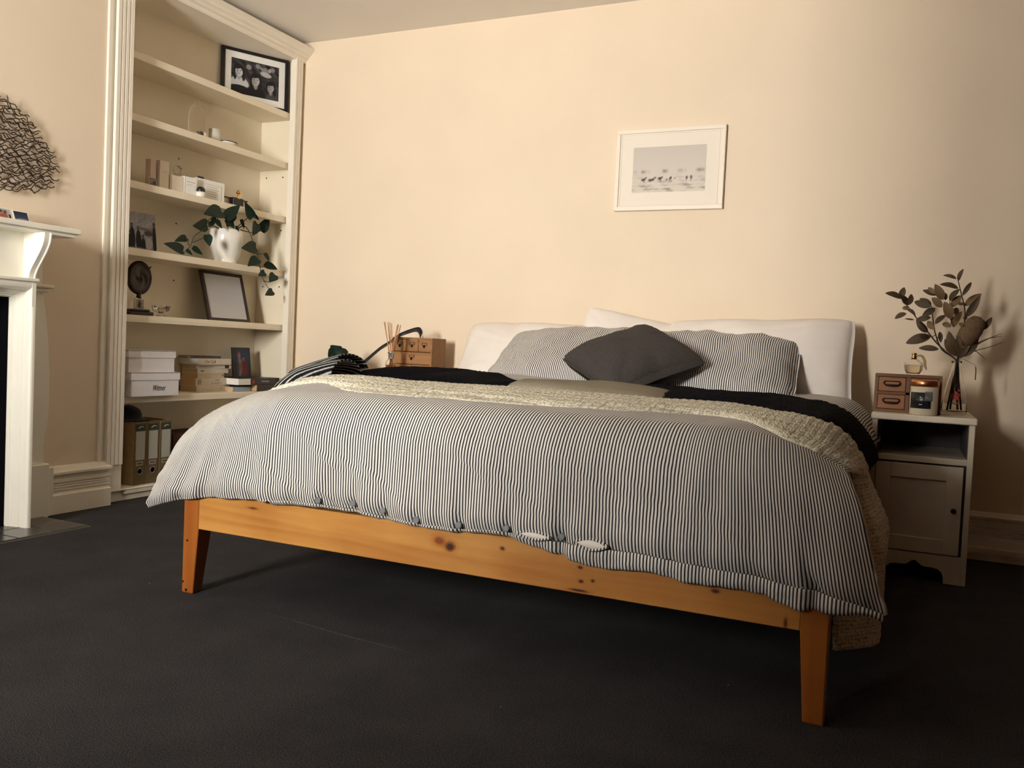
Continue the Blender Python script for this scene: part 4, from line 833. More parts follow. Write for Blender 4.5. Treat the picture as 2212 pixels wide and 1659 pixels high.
# which way round: the outside must look outwards
q.data.update()
if q.data.polygons[len(q.data.polygons)//3].normal.z < 0: q.data.flip_normals()
# button band below the seam: curls under on the left, hangs down on the right
NB = 9
sb_ = np.linspace(-.60, 1.095, 330); k_ = np.linspace(0, 1, NB); s2, k2 = np.meshgrid(sb_, k_, indexing='ij')
te = T0+.400+0*s2; B, nb = drape(s2, te); B = B+nb*folds(s2, te)[..., None]; B[..., 2] += .008*noise2(s2, 0*s2, 41, 3, 1.6)-.006
hang = sm((s2-.05)/.42)
ln = (.030+.016*hang)*(1-.65*sm((s2-.95)/.12))
B[..., 1] += ln*k2*(.75-.60*hang)+.006*np.sin(k2*PI)*-1; B[..., 2] -= ln*k2*(.35+.60*hang)*(1+.22*noise2(s2*3, 0*s2, 8, 3, 1.5))
B[..., 1] += .004*noise2(s2*6, k2, 12, 3, 1.2)*k2-.003
q2 = mesh('button_band', B.reshape(-1, 3), gridf(330, NB), M['stripe'], dv, True, uv=np.stack([s2.ravel()+.0043, k2.ravel()*.04], -1), sub=db)
so = q2.modifiers.new('thickness', 'SOLIDIFY'); so.thickness = .006; so.offset = 0
def hem_point(sv, et_=.392):
    a = np.array([[sv]]); b = np.array([[T0+et_]]); p, nn = drape(a, b); p = p+nn*folds(a, b)[..., None]; p[..., 2] += .008*noise2(a, 0*a, 41, 3, 1.6)-.006
    return p[0, 0]
bt = None
for sv in BTN:
    p = hem_point(sv)
    if bt is None:
        V, F = lathe([(.0, 0), (.0085, 0), (.0100, .0012), (.0100, .0028), (.0085, .0034), (.0068, .0026), (.0, .0026)], 20, closed=False); bt = mesh('button', V, F, M['button'], dv, False); o = bt
    else: o = bt.copy(); C.objects.link(o); o.parent = dv
    o.location = Vector(p)-Vector(db)+Vector((0, -.006, .002)); o.rotation_euler = (PI/2-.1, 0, .05)
for (sv, wv_, hv) in ((.251, .044, .008), (.404, .040, .011)):                 # gaps between the buttons show the white filling
    p = hem_point(sv); V, F = ellipsoid(0, 0, 0, wv_, .006, hv, 24, 10)
    V = [(x, y, z_*(1-(x/wv_)**2*.5)) for x, y, z_ in V]
    o = mesh('duvet_insert', V, F, M['whitefab'], dv, True); o.location = Vector(p)-Vector(db)+Vector((0, -.005, .001)); o.rotation_euler = (0, math.radians(3), 0)
    rim = [(wv_*1.04*math.cos(a), 0, hv*1.25*math.sin(a)*(1-.5*math.cos(a)**2)) for a in np.linspace(0, 2*PI, 41)]
    V, F = tube(rim, .0035, 6); o2 = mesh('gap_edge', V, F, M['stripe'], dv, True, uv=np.array([(v[0], v[2]) for v in V])); o2.location = o.location+Vector((0, -.002, 0))

# ------------------------------------------------------------------ throws lying across the bed
def strip(name, s0, s1, near, far, lift, m, parent, base, ns=200, nt=24, bumps=None, curl=.012, uvs=1.0, th=.006, shear=0.):
    """a cloth strip: near(s), far(s) give its edges as t; it follows the duvet at a height lift(s, k)"""
    sg = np.linspace(s0, s1, ns); kk = np.linspace(0, 1, nt); ss, k2 = np.meshgrid(sg, kk, indexing='ij')
    tt = near(ss)*(1-k2)+far(ss)*k2
    P, n = drape(ss, tt); h = folds(ss, tt)+lift(ss, k2)
    if bumps is not None: h = h+bumps(ss, tt)
    h = h-curl*(1-np.minimum(1, np.minimum(k2, 1-k2)*nt/3)**.7)
    P = P+n*h[..., None]; vv = np.concatenate([0*P[:, :1, 0], np.cumsum(np.linalg.norm(np.diff(P, axis=1), axis=-1), 1)], 1)
    o = mesh(name, P.reshape(-1, 3), gridf(ns, nt), m, parent, True, uv=np.stack([ss.ravel()*uvs, (vv+shear*ss).ravel()*uvs], -1), sub=base)
    if o.data.polygons[len(o.data.polygons)//2].normal.z < 0: o.data.flip_normals()
    so = o.modifiers.new('thickness', 'SOLIDIFY'); so.thickness = th; so.offset = -1
    return o
ip = lambda xs, ys: (lambda s: np.interp(s, xs, ys))
cb_ = (-1.10, 2.6, .68)
cth = thing('cream_throw', 'chunky cream knitted throw across the bed, hanging down its right side', 'throw', cb_)
cable = lambda ss, tt: .0035*np.abs(np.sin(ss*PI/.026))*np.abs(np.sin((tt+.3*ss)*PI/.020))+.004*np.abs(np.sin(tt*PI/.075))
nearc = ip([-1.3, -.92, -.65, -.37, -.15, .18, .30, .47, .62, .77, .90, 1.0, 1.06, 1.12, 1.3, 1.7], [1.62, 1.62, 1.60, 1.72, 1.62, 1.66, 1.60, 1.49, 1.50, 1.63, 1.74, 1.76, 1.72, 1.70, 1.75, 1.76])
farc = ip([-1.3, -.92, -.65, -.35, 0, .3, .6, .9, 1.1, 1.7], [1.38, 1.36, 1.36, 1.26, 1.20, 1.18, 1.16, 1.30, 1.08, .95])
strip('blanket', -1.06, 1.53, nearc, farc, lambda a, k: .008+.006*np.sin(k*PI)*(1-sm((np.abs(a)-.9)/.3)), M['creamknit'], cth, cb_, 420, 44, cable, .010, th=.008)
# the folded under-layer that peeps out in front
strip('folded_layer', -.66, .55, ip([-.66, -.4, 0, .3, .55], [1.59, 1.775, 1.70, 1.64, 1.50]), ip([-.66, .55], [1.45, 1.40]), lambda a, k: .003+0*a, M['creamknit'], cth, cb_, 200, 16, cable, .008, th=.008)
kb = (-1.10, 2.95, .70)
kth = thing('black_throw', 'black knitted throw with taupe reverse twisted across the bed behind the cream one', 'throw', kb)
lump = lambda ss, tt: .006*noise2(ss*2, tt*2.2, 52, 3, 1.0)+.0016*np.sin(tt*PI*2/.012)
strip('knit_side', -1.10, -.20, ip([-1.1, -.95, -.75, -.5, -.35, -.20], [1.52, 1.46, 1.30, 1.16, 1.08, .98]), ip([-1.1, -.95, -.8, -.6, -.45, -.30, -.20], [.98, .72, .62, .58, .66, .82, .90]),
      lambda a, k: .010+np.sin(np.clip(k, 0, 1)*PI)**.6*np.interp(a, [-1.10, -1.0, -.90, -.80, -.70, -.60, -.45, -.20], [.030, .050, .040, .024, .012, .006, .012, .008]), M['blackknit'], kth, kb, 200, 30, lump, .01)
strip('reverse_side', -.30, .40, ip([-.30, -.1, .1, .3, .40], [1.02, 1.06, 1.10, 1.14, 1.12]), ip([-.30, -.1, .1, .3, .40], [.88, .78, .66, .78, 1.00]),
      lambda a, k: (.014+.014*np.sin(k*PI))*sm((a+.30)/.08)*sm((.40-a)/.14), M['taupeknit'], kth, kb, 140, 24, None, .012)
strip('knit_side', .06, 1.115, ip([.06, .20, .34, .46, .61, .79, .95, 1.03, 1.115], [.54, .74, 1.12, 1.06, 1.12, 1.32, 1.42, 1.30, 1.14]), ip([.06, .31, .54, .73, .90, 1.0, 1.115], [.48, .56, .66, .62, .78, .74, .62]),
      lambda a, k: (.012+.012*np.sin(k*PI))*(.25+.75*sm((a-.06)/.35)), M['blackknit'], kth, kb, 220, 30, lump, .012)
# its banded end, folded back on the left shoulder of the bed
strip('striped_end', -1.04, -.78, ip([-1.04, -.90, -.78], [1.54, 1.55, 1.46]), ip([-1.04, -.90, -.78], [1.32, 1.30, 1.26]), lambda a, k: .012+.062*np.sin(k*PI)**.45, M['banded'], kth, kb, 60, 40, None, .004, shear=-.30)
strip('striped_end', -1.00, -.83, ip([-1.00, -.83], [1.48, 1.38]), ip([-1.00, -.83], [1.26, 1.16]), lambda a, k: .050+.052*np.sin(k*PI)**.45, M['banded'], kth, kb, 60, 40, None, .004, shear=-.30)

# ------------------------------------------------------------------ pillows and cushion
def pillow(name, label, w, h, th, m, loc, rot, seed, group=None, pinch=.05, n=44, sag=0., piped=None, wr=.010, flange=0, cat_='pillow', power=.42):
    u, v = np.meshgrid(np.linspace(-1, 1, n), np.linspace(-1, 1, n), indexing='ij')
    u = np.sign(u)*np.abs(u)**.8; v = np.sign(v)*np.abs(v)**.8
    x = w/2*u*(1-pinch*(1-v**2)); y = h/2*v*(1-pinch*1.2*(1-u**2))
    cr_ = .055*(np.abs(u)*np.abs(v))**5; x = x*(1-cr_); y = y*(1-cr_)
    f = 1.0/(1-flange) if flange else 1.0
    U = np.clip(np.abs(u)*f, 0, 1); Vv = np.clip(np.abs(v)*f, 0, 1)
    prof = ((1-U**2.6)*(1-Vv**2.6))**power
    nz = noise2(x*2.2/.5, y*2.2/.5, seed, 4, .8)
    edge = np.maximum(np.abs(u), np.abs(v))
    rad = noise2(np.arctan2(v, u)*1.3, 0*u, seed+3, 4, 1.0)*np.clip(edge-.35, 0, 1)
    top = th/2*prof+wr*(nz*.8+rad*1.6)*np.clip(prof*1.5, 0, 1)+.002
    bot = -(th/2*prof)*(.85)-.002
    bendz = -sag*(u**2)*.5
    A = np.stack([x, y, top+bendz], -1).reshape(-1, 3); B_ = np.stack([x, y, bot+bendz], -1).reshape(-1, 3)
    F = [f_ for f_ in gridf(n, n)]; k = n*n
    G = [tuple(i+k for i in f_[::-1]) for f_ in gridf(n, n)]
    ring = [i*n for i in range(n)]+[(n-1)*n+j for j in range(1, n)]+[i*n+n-1 for i in range(n-2, -1, -1)]+[j for j in range(n-2, 0, -1)]
    Sd = [(ring[i], ring[(i+1) % len(ring)], ring[(i+1) % len(ring)]+k, ring[i]+k) for i in range(len(ring))]
    uv = np.stack([np.concatenate([(x+.004*nz).ravel()]*2), np.concatenate([y.ravel()]*2)], -1)
    t_ = thing(name, label, cat_, loc, rot, group)
    o = mesh('case', np.concatenate([A, B_]), F+G+Sd, m, t_, True, uv=uv)
    if piped:
        pts = [tuple(A[i]*.5+B_[i]*.5) for i in ring]; mesh('piping', *tube(pts+[pts[0]], .004, 6), piped, t_, True)
    return t_
rd = math.radians
pillow('white_pillow', 'white pillow leaning on the wall at the left end of the bed head', .80, .48, .25, M['whitefab'], (-1.765, 4.050, .745), (rd(58), 0, rd(0)), 61, 'white pillows against the wall')
pillow('white_pillow', 'white pillow with one corner sticking up behind the dark grey cushion', .75, .49, .19, M['whitefab'], (-1.190, 4.125, .770), (rd(72), rd(10), 0), 62, 'white pillows against the wall')
pillow('white_pillow', 'white pillow leaning on the wall beside the right bedside cabinet', .87, .51, .26, M['whitefab'], (-.650, 4.060, .775), (rd(66), rd(-2), 0), 63, 'white pillows against the wall')
pillow('striped_pillow', 'ticking striped pillow left of the dark grey cushion', .84, .52, .22, M['stripe'], (-1.435, 3.790, .770), (rd(33), rd(-2), rd(-3)), 64, 'striped pillows', flange=.05, wr=.013)
pillow('striped_pillow', 'ticking striped pillow right of the dark grey cushion with a folded corner', .76, .52, .23, M['stripe'], (-.795, 3.800, .770), (rd(33), rd(1), rd(4)), 65, 'striped pillows', flange=.05, wr=.014)
pillow('cushion', 'plain charcoal cushion set as a diamond between the striped pillows', .455, .455, .19, M['greyfab'], (-1.075, 3.550, .792), (Matrix.Rotation(rd(28), 3, 'X') @ Matrix.Rotation(rd(48), 3, 'Z')).to_euler(), 66, None, pinch=.07, piped=M['greyfab'], wr=.007, cat_='cushion')
# ------------------------------------------------------------------ picture on the bed wall
pw = 60
pc = Canvas(84, 58, (.60, .53, .46)).grad((.56, .50, .44), (.64, .57, .49))
k = np.clip(1-pc.v/.44, 0, 1)[..., None]; pc.c = pc.c*(1-k*.25)+np.array((.62, .53, .43))*k*.25
nn = noise2(pc.u*2.4, pc.v*7, 71, 4, 1.4)
pc.c *= (1-np.clip((.42-pc.v)*2.2, 0, .7)*np.clip(nn*1.1, 0, 1))[..., None]
nn = np.clip(noise2(pc.u*3.5, 0*pc.v, 72, 4, 1.5)+.15, 0, 1); pc.c *= (1-.62*nn*np.exp(-((pc.v-.455)/.038)**2))[..., None]
hd = (.035, .018, .016)
for (cu, cv, ru, rv, rot) in ((.155, .275, .030, .030, 35), (.185, .315, .012, .028, -30), (.25, .265, .028, .030, 20), (.285, .275, .024, .028, 0), (.315, .315, .013, .026, -35), (.385, .295, .028, .034, 0), (.41, .32, .014, .02, -40), (.53, .295, .016, .040, -15), (.48, .265, .020, .022, 0), (.75, .295, .013, .042, 0), (.81, .30, .013, .048, 0), (.59, .29, .010, .022, -30)):
    col = hd if cu not in (.48, .59) else (.22, .17, .14)
    pc.blob(cu, cv, ru, rv, col, .3, rot)
for cu in (.15, .17, .25, .27, .295, .38, .395, .52, .54, .75, .81): pc.blob(cu, .235, .004, .03, (.18, .12, .10), .4)
t = framed('wall_picture', 'white framed print of dark horses on a pale plain above the bed', .548, .404, .020, .022, pc, (-1.150, BY-.024, 1.543), 0, 0, M['wallframe'], .070, matm=M['matboard'])
mesh('mount_edge', *cat(box(-.247, .247, -.001, .001, .026, .028), box(-.247, .247, -.001, .001, .376, .378), box(-.247, -.245, -.001, .001, .026, .378), box(.245, .247, -.001, .001, .026, .378)), M['matboard'], t, loc=(0, .006, 0))

# ------------------------------------------------------------------ right bedside cabinet
nb_ = (.052, 3.95, 0)
ns_ = thing('bedside_cabinet', 'off-white bedside cabinet with panelled door and open niche right of the bed', 'cabinet', nb_)
def npart(name, vf, m=None, parent=None): return mesh(name, vf[0], vf[1], m or M['white'], parent or ns_, sub=nb_)
X0, X1, Y0, Y1 = -.128, .231, 3.690, 4.225
npart('top', box(-.133, .237, 3.680, 4.23, .612, .637, .005, 2))
npart('side_panel', box(X0, X0+.020, Y0, Y1, .0, .612, .002)); npart('side_panel', box(X1-.020, X1, Y0, Y1, .0, .612, .002))
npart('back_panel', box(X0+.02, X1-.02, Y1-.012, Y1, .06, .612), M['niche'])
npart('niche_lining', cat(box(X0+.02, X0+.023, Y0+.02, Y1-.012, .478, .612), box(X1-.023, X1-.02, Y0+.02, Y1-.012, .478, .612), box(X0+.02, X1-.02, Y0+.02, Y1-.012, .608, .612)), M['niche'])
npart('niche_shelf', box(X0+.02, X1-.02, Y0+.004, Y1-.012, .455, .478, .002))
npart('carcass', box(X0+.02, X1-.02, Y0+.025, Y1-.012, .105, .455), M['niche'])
dx0, dx1, dz0, dz1, yf = X0+.022, X1-.030, .110, .448, Y0+.004
fw = .056
dr = npart('door', cat(box(dx0, dx0+fw, yf, yf+.019, dz0, dz1, .0015), box(dx1-fw, dx1, yf, yf+.019, dz0, dz1, .0015), box(dx0+fw, dx1-fw, yf, yf+.019, dz1-fw, dz1, .0015), box(dx0+fw, dx1-fw, yf, yf+.019, dz0, dz0+fw, .0015)))
npart('door_panel', box(dx0+fw-.002, dx1-fw+.002, yf+.008, yf+.014, dz0+fw-.002, dz1-fw+.002), M['white'], dr)
V, F = lathe([(.004, 0), (.004, .008), (.009, .012), (.010, .018), (.007, .023), (.0, .024)], 18, closed=False)
mesh('knob', [(x+dx1-.026-nb_[0], yf-z-nb_[1], y+.283) for x, y, z in V], F, M['iron'], dr, True)
def scallop():
    P = [(X0+.02, .0), (X0+.075, .0), (X0+.076, .020), (X0+.082, .040), (X0+.095, .052), (X0+.115, .056), (X0+.135, .056), (X0+.150, .058), (X0+.160, .064), (X0+.168, .072), (X0+.176, .076)]
    xm = (X0+X1)/2; xm_ = [(2*xm-x, z) for x, z in P[::-1]]
    return P+[(xm, .078)]+xm_+[(X1-.02, .105), (X0+.02, .105)]
npart('apron', prism(scallop(), 'y', Y0+.002, Y0+.020))
# ------------------------------------------------------------------ small chests of drawers
def cup_pull(w):
    return cat(tube(spline([(-w/2, -.002, .008), (-w/2-.004, -.004, 0), (-w/2+.006, -.012, -.008), (0, -.014, -.010), (w/2-.006, -.012, -.008), (w/2+.004, -.004, 0), (w/2, -.002, .008)], 20), .0030, 7),
               box(-w/2, w/2, -.004, .0005, .006, .010, .001), box(-w/2+.002, w/2-.002, -.012, -.001, -.012, -.004, .002))
cbx = (-.0095, 3.865, .637)
ch = thing('drawer_box', 'small stained wooden box of four drawers on the right bedside cabinet', 'drawers', cbx)
W_, H_, D_ = .2435, .153, .135
mesh('case', *cat(box(-W_/2, W_/2, -D_/2, D_/2, H_-.012, H_, .001), box(-W_/2, W_/2, -D_/2, D_/2, 0, .012, .001), box(-W_/2, -W_/2+.012, -D_/2, D_/2, .012, H_-.012), box(W_/2-.012, W_/2, -D_/2, D_/2, .012, H_-.012), box(-.007, .007, -D_/2+.001, D_/2, .012, H_-.012), box(-W_/2+.01, W_/2-.01, -D_/2+.001, D_/2, H_/2-.005, H_/2+.005), box(-W_/2+.01, W_/2-.01, D_/2-.006, D_/2, .01, H_-.01)), M['oakdark'], ch)
for i in range(2):
    for j in range(2):
        a0 = -W_/2+.0135 if i == 0 else .0085; a1 = -.0085 if i == 0 else W_/2-.0135
        z0 = .0135 if j == 0 else H_/2+.0065; z1 = H_/2-.0065 if j == 0 else H_-.0135
        d_ = mesh('drawer', *box(a0, a1, -D_/2+.002, D_/2-.01, z0, z1, .0015), M['oak2'], ch)
        V, F = cup_pull(.052); mesh('handle', [(x+(a0+a1)/2, y-D_/2+.002, z+(z0+z1)/2+.004) for x, y, z in V], F, M['iron'], d_, True)
lb = (-2.4325, 4.080, .637)
lc = thing('drawer_box', 'honey wooden box of small drawers left of the bed', 'drawers', lb)
W_, H_, D_ = .246, .219, .150
mesh('case', *cat(box(-W_/2, W_/2, -D_/2, D_/2, H_-.009, H_, .001), box(-W_/2, W_/2, -D_/2, D_/2, 0, .009, .001), box(-W_/2, -W_/2+.009, -D_/2, D_/2, .009, H_-.009), box(W_/2-.009, W_/2, -D_/2, D_/2, .009, H_-.009), box(-W_/2+.008, W_/2-.008, D_/2-.006, D_/2, .01, H_-.01)), M['oak'], lc)
def holder():
    return cat(box(-.014, .014, -.002, .0005, .0085, .0105), box(-.014, .014, -.002, .0005, -.0015, .0005), box(-.014, -.012, -.002, .0005, 0, .010), box(.012, .014, -.002, .0005, 0, .010), tube([(0, -.002, -.001), (0, -.008, -.006), (0, -.007, -.012)], [.004, .005, .003], 8))
rows = [(.144, .208, 3), (.077, .141, 1), (.011, .074, 2)]
for z0, z1, nn_ in rows:
    ww = (W_-.018)/nn_
    for i in range(nn_):
        a0 = -W_/2+.009+i*ww+.0012; a1 = a0+ww-.0024
        d_ = mesh('drawer', *box(a0, a1, -D_/2+.001, D_/2-.01, z0, z1, .001), M['oak'], lc)
        V, F = holder(); mesh('label_holder', [(x*1.15+(a0+a1)/2, y-D_/2+.001, z*1.15+(z0+z1)/2+.004) for x, y, z in V], F, M['iron'], d_)
# low table that carries the things left of the bed (almost hidden by the bed)
tb = (-2.55, 3.95, 0)
tt = thing('bedside_table', 'low white table almost hidden behind the left side of the bed', 'table', tb)
mesh('top', *box(-.37, .29, -.30, .27, .612, .637, .004), M['white'], tt)
for x in (-.35, .25):
    for y in (-.28, .23): mesh('leg', *box(x, x+.035, y, y+.035, 0, .612, .003), M['white'], tt)
mesh('apron', *box(-.33, .26, -.27, -.25, .54, .612), M['white'], tt)
# bag strap looped over the drawer box
sb0 = (-2.62, 3.97, .637)
st = thing('bag', 'black leather bag strap looped over the left wooden drawer box', 'bag', sb0)
path = spline([(-2.80, 3.93, .655), (-2.745, 3.935, .675), (-2.685, 3.94, .715), (-2.600, 3.945, .785), (-2.545, 3.955, .822), (-2.500, 3.975, .862), (-2.450, 4.00, .888), (-2.412, 4.02, .900), (-2.398, 4.03, .885), (-2.396, 4.035, .866)], 44)
V, F = [], []
for i, p in enumerate(path):
    k = i/43; w = .020*(1.15-.45*math.sin(PI*k)); tw = .5+1.0*math.sin(k*5)
    wv2 = Vector((-.35*math.sin(tw), .5, .75+.2*math.cos(tw))).normalized()*w*.8; nv = Vector((.5, -.6, .5)).normalized()*.002
    for sgn, nv_ in ((-1, nv), (1, nv), (1, -nv), (-1, -nv)): V.append(tuple(Vector(p)+wv2*sgn+nv_))
for i in range(43):
    for k in range(4): F.append((i*4+k, i*4+(k+1) % 4, (i+1)*4+(k+1) % 4, (i+1)*4+k))
F += [(0, 1, 2, 3), (43*4+3, 43*4+2, 43*4+1, 43*4)]
mesh('strap', V, F, M['leather'], st, True, sub=sb0)
V, F = ellipsoid(-2.80, 3.94, .675, .085, .07, .038, 24, 12); mesh('pouch', V, F, M['leather'], st, True, sub=sb0)
mesh('ring', *tube([(-2.392+.010*math.cos(a), 4.03, .864+.010*math.sin(a)) for a in np.linspace(0, 2*PI, 21)], .0022, 6), M['silver'], st, True, sub=sb0)
# reed diffuser
df = thing('reed_diffuser', 'glass reed diffuser with amber liquid before the left drawer box', 'diffuser', (-2.470, 3.860, .637))
mesh('flask', *lathe([(.0, 0), (.026, 0), (.028, .006), (.028, .075), (.024, .090), (.013, .102), (.012, .112), (.010, .112), (.010, .100), (.021, .088), (.025, .074), (.025, .008), (.0, .006)], 28, closed=False), M['thinglass'], df, True)
mesh('liquid', *lathe([(.0, .009), (.0235, .009), (.0235, .070), (.0, .070)], 24, closed=False), M['amber'], df, True)
mesh('collar', *lathe([(.0125, .100), (.014, .102), (.014, .122), (.018, .134), (.019, .138), (.016, .138), (.0115, .122)], 24, closed=False), M['silver'], df, True)
for k, (ax, az, tl) in enumerate([(-.050, .0, 1), (-.040, .01, 1), (-.032, -.01, 1), (-.022, .005, 1), (-.014, .0, .99), (-.030, .02, .98), (.032, .0, .96), (.040, .01, .96), (.046, -.01, .95), (.024, .012, .97)]):
    mesh('reed', *tube([(-ax*.35, -az*.3, .020), (ax*.15, az, .125), (ax, az*2, .292*tl)], .0022, 6), M['reed'], df, True)
# small plant pot with a rounded dark green leaf
gp = thing('leaf_plant', 'rounded dark green leaf standing behind the bed at the left', 'plant', (-2.805, 3.86, .637))
V, F = [], []
lobes = [(-.062, 0), (-.058, .028), (-.045, .040), (-.046, .052), (-.030, .054), (-.010, .052), (.012, .050), (.016, .042), (.040, .036), (.056, .022), (.058, -.008), (.052, -.04), (.03, -.055), (-.03, -.055), (-.052, -.035)]
V = [(0, 0, .092)]+[(x, .010*math.sin(x*40), z+.105) for x, z in lobes]+[(0, .006, .092)]+[(x, .006+.010*math.sin(x*40), z+.105) for x, z in lobes]
nl = len(lobes)
F = [(0, 1+i, 1+(i+1) % nl) for i in range(nl)]+[(nl+1, nl+2+(i+1) % nl, nl+2+i) for i in range(nl)]+[(1+i, nl+2+i, nl+2+(i+1) % nl, 1+(i+1) % nl) for i in range(nl)]
mesh('leaf', V, F, M['pothos'], gp, True); mesh('stalk', *tube([(0, .003, .02), (0, .003, .07)], .005, 8), M['vine'], gp, True)
mesh('pot', *lathe([(.0, 0), (.030, 0), (.038, .045), (.035, .045), (.0, .040)], 24, closed=False), M['ceramic'], gp, True)

# ------------------------------------------------------------------ things on the right bedside cabinet
M['milk'] = mat('milky_glass', (.66, .58, .44), .15, spec=.5)
cd = thing('candle', 'large glass candle with copper lid and dark label on the right cabinet', 'candle', (.050, 3.738, .637))
mesh('jar', *lathe([(.0, 0), (.046, 0), (.050, .004), (.0505, .110), (.0475, .110), (.047, .010), (.0, .010)], 40, closed=False), M['milk'], cd, True)
mesh('wax', *lathe([(.0, .010), (.0465, .010), (.0465, .100), (.0, .100)], 36, closed=False), M['wax'], cd, True)
mesh('lid', *lathe([(.0, .134), (.050, .134), (.052, .132), (.052, .112), (.050, .110), (.0, .110)], 40, closed=False), M['copper'], cd, True)
def curved(a0, a1, z0, z1, r, n=16):
    V = []; 
    for i in range(n+1):
        a = a0+(a1-a0)*i/n
        V += [(r*math.cos(a), r*math.sin(a), z0), (r*math.cos(a), r*math.sin(a), z1), ((r-.0004)*math.cos(a), (r-.0004)*math.sin(a), z0), ((r-.0004)*math.cos(a), (r-.0004)*math.sin(a), z1)]
    F = []
    for i in range(n):
        b = i*4; F += [(b, b+4, b+5, b+1), (b+2, b+3, b+7, b+6), (b+1, b+5, b+7, b+3), (b, b+2, b+6, b+4)]
    return V, F+[(0, 1, 3, 2), (n*4, n*4+2, n*4+3, n*4+1)]
C0 = -PI/2
mesh('label', *curved(C0-1.15, C0+.50, .026, .088, .0512), mat('dark_label', (.012, .013, .016), .35, noise=.6, nscale=60), cd, True)
mesh('label_panel', *curved(C0+.05, C0+.60, .056, .092, .0515), mat('grey_label', (.16, .16, .16), .5, noise=.5, nscale=90), cd, True)
mesh('label_mark', *cat(curved(C0-.30, C0-.20, .066, .072, .0517, 3), curved(C0-.16, C0-.10, .064, .068, .0517, 3), curved(C0-.26, C0-.14, .058, .062, .0517, 3), curved(C0-.34, C0-.12, .040, .043, .0517, 4)), M['label'], cd)
pf = thing('perfume_bottle', 'round clear perfume bottle with gold cap on the wooden drawer box', 'perfume', (.006, 3.868, .790))
mesh('bottle', *lathe([(.0, 0), (.021, 0), (.026, .004), (.034, .018), (.037, .033), (.033, .048), (.022, .058), (.010, .062), (.010, .066), (.008, .066), (.008, .060), (.020, .054), (.030, .045), (.0335, .032), (.030, .018), (.022, .007), (.0, .006)], 36, closed=False), M['thinglass'], pf, True)
mesh('scent', *lathe([(.0, .008), (.021, .008), (.029, .018), (.032, .032), (.030, .040), (.0, .040)], 30, closed=False), mat('pale_scent', (.9, .8, .6), .05, trans=.95, ior=1.34), pf, True)
mesh('cap', *lathe([(.009, .062), (.0105, .064), (.0105, .074), (.007, .078), (.010, .082), (.010, .087), (.0, .089)], 20, closed=False), M['gold'], pf, True)
V, F = tube(spline([(.006, 0, .076), (.026, .004, .078), (.038, .006, .062), (.042, .006, .040), (.048, .004, .022)], 18), [.004+.010*math.sin(PI*i/17)**.7 for i in range(18)], 8, flat=.35); mesh('ribbon', V, F, mat('gold_ribbon', (.45, .30, .12), .6, noise=.2), pf, True)
vb = (.163, 3.920, .637)
vz = thing('glass_vase', 'clear conical glass bottle vase with a worn red print on the right cabinet', 'vase', vb)
mesh('glass', *lathe([(.0, 0), (.046, 0), (.050, .005), (.050, .012), (.042, .070), (.031, .130), (.019, .180), (.016, .200), (.019, .212), (.021, .214), (.019, .216), (.0135, .200), (.0165, .180), (.0285, .130), (.0395, .070), (.047, .014), (.0, .010)], 40, closed=False), M['thinglass'], vz, True)
def cone_patch(cz, cr, ca, n=20):
    V = [(0, 0, 0)]; 
    f = lambda a, z: ((np.interp(z, [.012, .07, .13], [.0504, .0426, .0316]))*math.cos(a), (np.interp(z, [.012, .07, .13], [.0504, .0426, .0316]))*math.sin(a), z)
    V = [f(ca, cz)]
    for i in range(n):
        b = 2*PI*i/n; rr = cr*(1+.18*math.sin(5*b)); V.append(f(ca+rr*math.cos(b)/.04, cz+rr*math.sin(b)))
    return V, [(0, 1+i, 1+(i+1) % n) for i in range(n)]
mesh('red_print', *cone_patch(.078, .017, C0+.0), M['redsmear'], vz, True); mesh('red_print', *cone_patch(.100, .006, C0+.35), M['redsmear'], vz, True)
mesh('red_caption', *cat(*[curved(C0-.32+.17*i, C0-.20+.17*i, .044, .050, .0465, 2) for i in range(4)]), M['redsmear'], vz)
LOW = [(.158, 3.92, .660), (.160, 3.918, .76), (.163, 3.920, .845)]
def branch(label, k, foot):
    t_ = thing('leafy_branch', label, 'branch', vb, group='dried branches in the glass vase')
    pts = [foot, (foot[0]*.4+.163*.6, foot[1]*.4+3.92*.6, .77), (.163, 3.920, .850)]+BRANCH_STEMS[k][1:]
    p = spline(pts, 8*len(pts)); n_ = len(p)
    mesh('stem', *tube(p, [.0040-.0026*i/n_ for i in range(n_)], 7), M['twig'], t_, True, sub=vb)
    return t_
BR = [branch('dried leafy branch leaning left from the glass vase', 0, (.190, 3.925, .652)), branch('dried leafy branch rising left of centre from the vase', 1, (.138, 3.905, .652)), branch('tallest dried leafy branch rising upright from the vase', 2, (.150, 3.940, .652))]
for tw, b_ in zip(TWIGS, (0, 0, 1, 2, 2)): mesh('twig', *tube(tw, [.0018, .0012], 6), M['twig'], BR[b_], True, sub=vb)
def leaf_mesh():
    V = []; F = []; n_ = 10
    for i in range(n_+1):
        t_ = i/n_; w = .5*math.sin(PI*t_**.85)**.75*(.9+.1*t_)
        for f in (-1, -.5, 0, .5, 1): V.append((w*f, t_, .10*math.sin(PI*t_)+.10*abs(f)*w))
    for i in range(n_):
        for k in range(4): F.append((i*5+k, i*5+k+1, (i+1)*5+k+1, (i+1)*5+k))
    return V, F
lm = {}
for p, q, w, b_, pale in BRANCH_LEAVES:
    if pale not in lm: o = mesh('leaf', *leaf_mesh(), M['paleleaf' if pale else 'dryleaf'], BR[b_], True); lm[pale] = o
    else: o = lm[pale].copy(); C.objects.link(o); o.parent = BR[b_]
    aim(o, Vector(p)-Vector(vb), Vector(q)-Vector(vb), (-.1+rng.normal(0, .3), -1, .25+rng.normal(0, .3)), w*1.3)
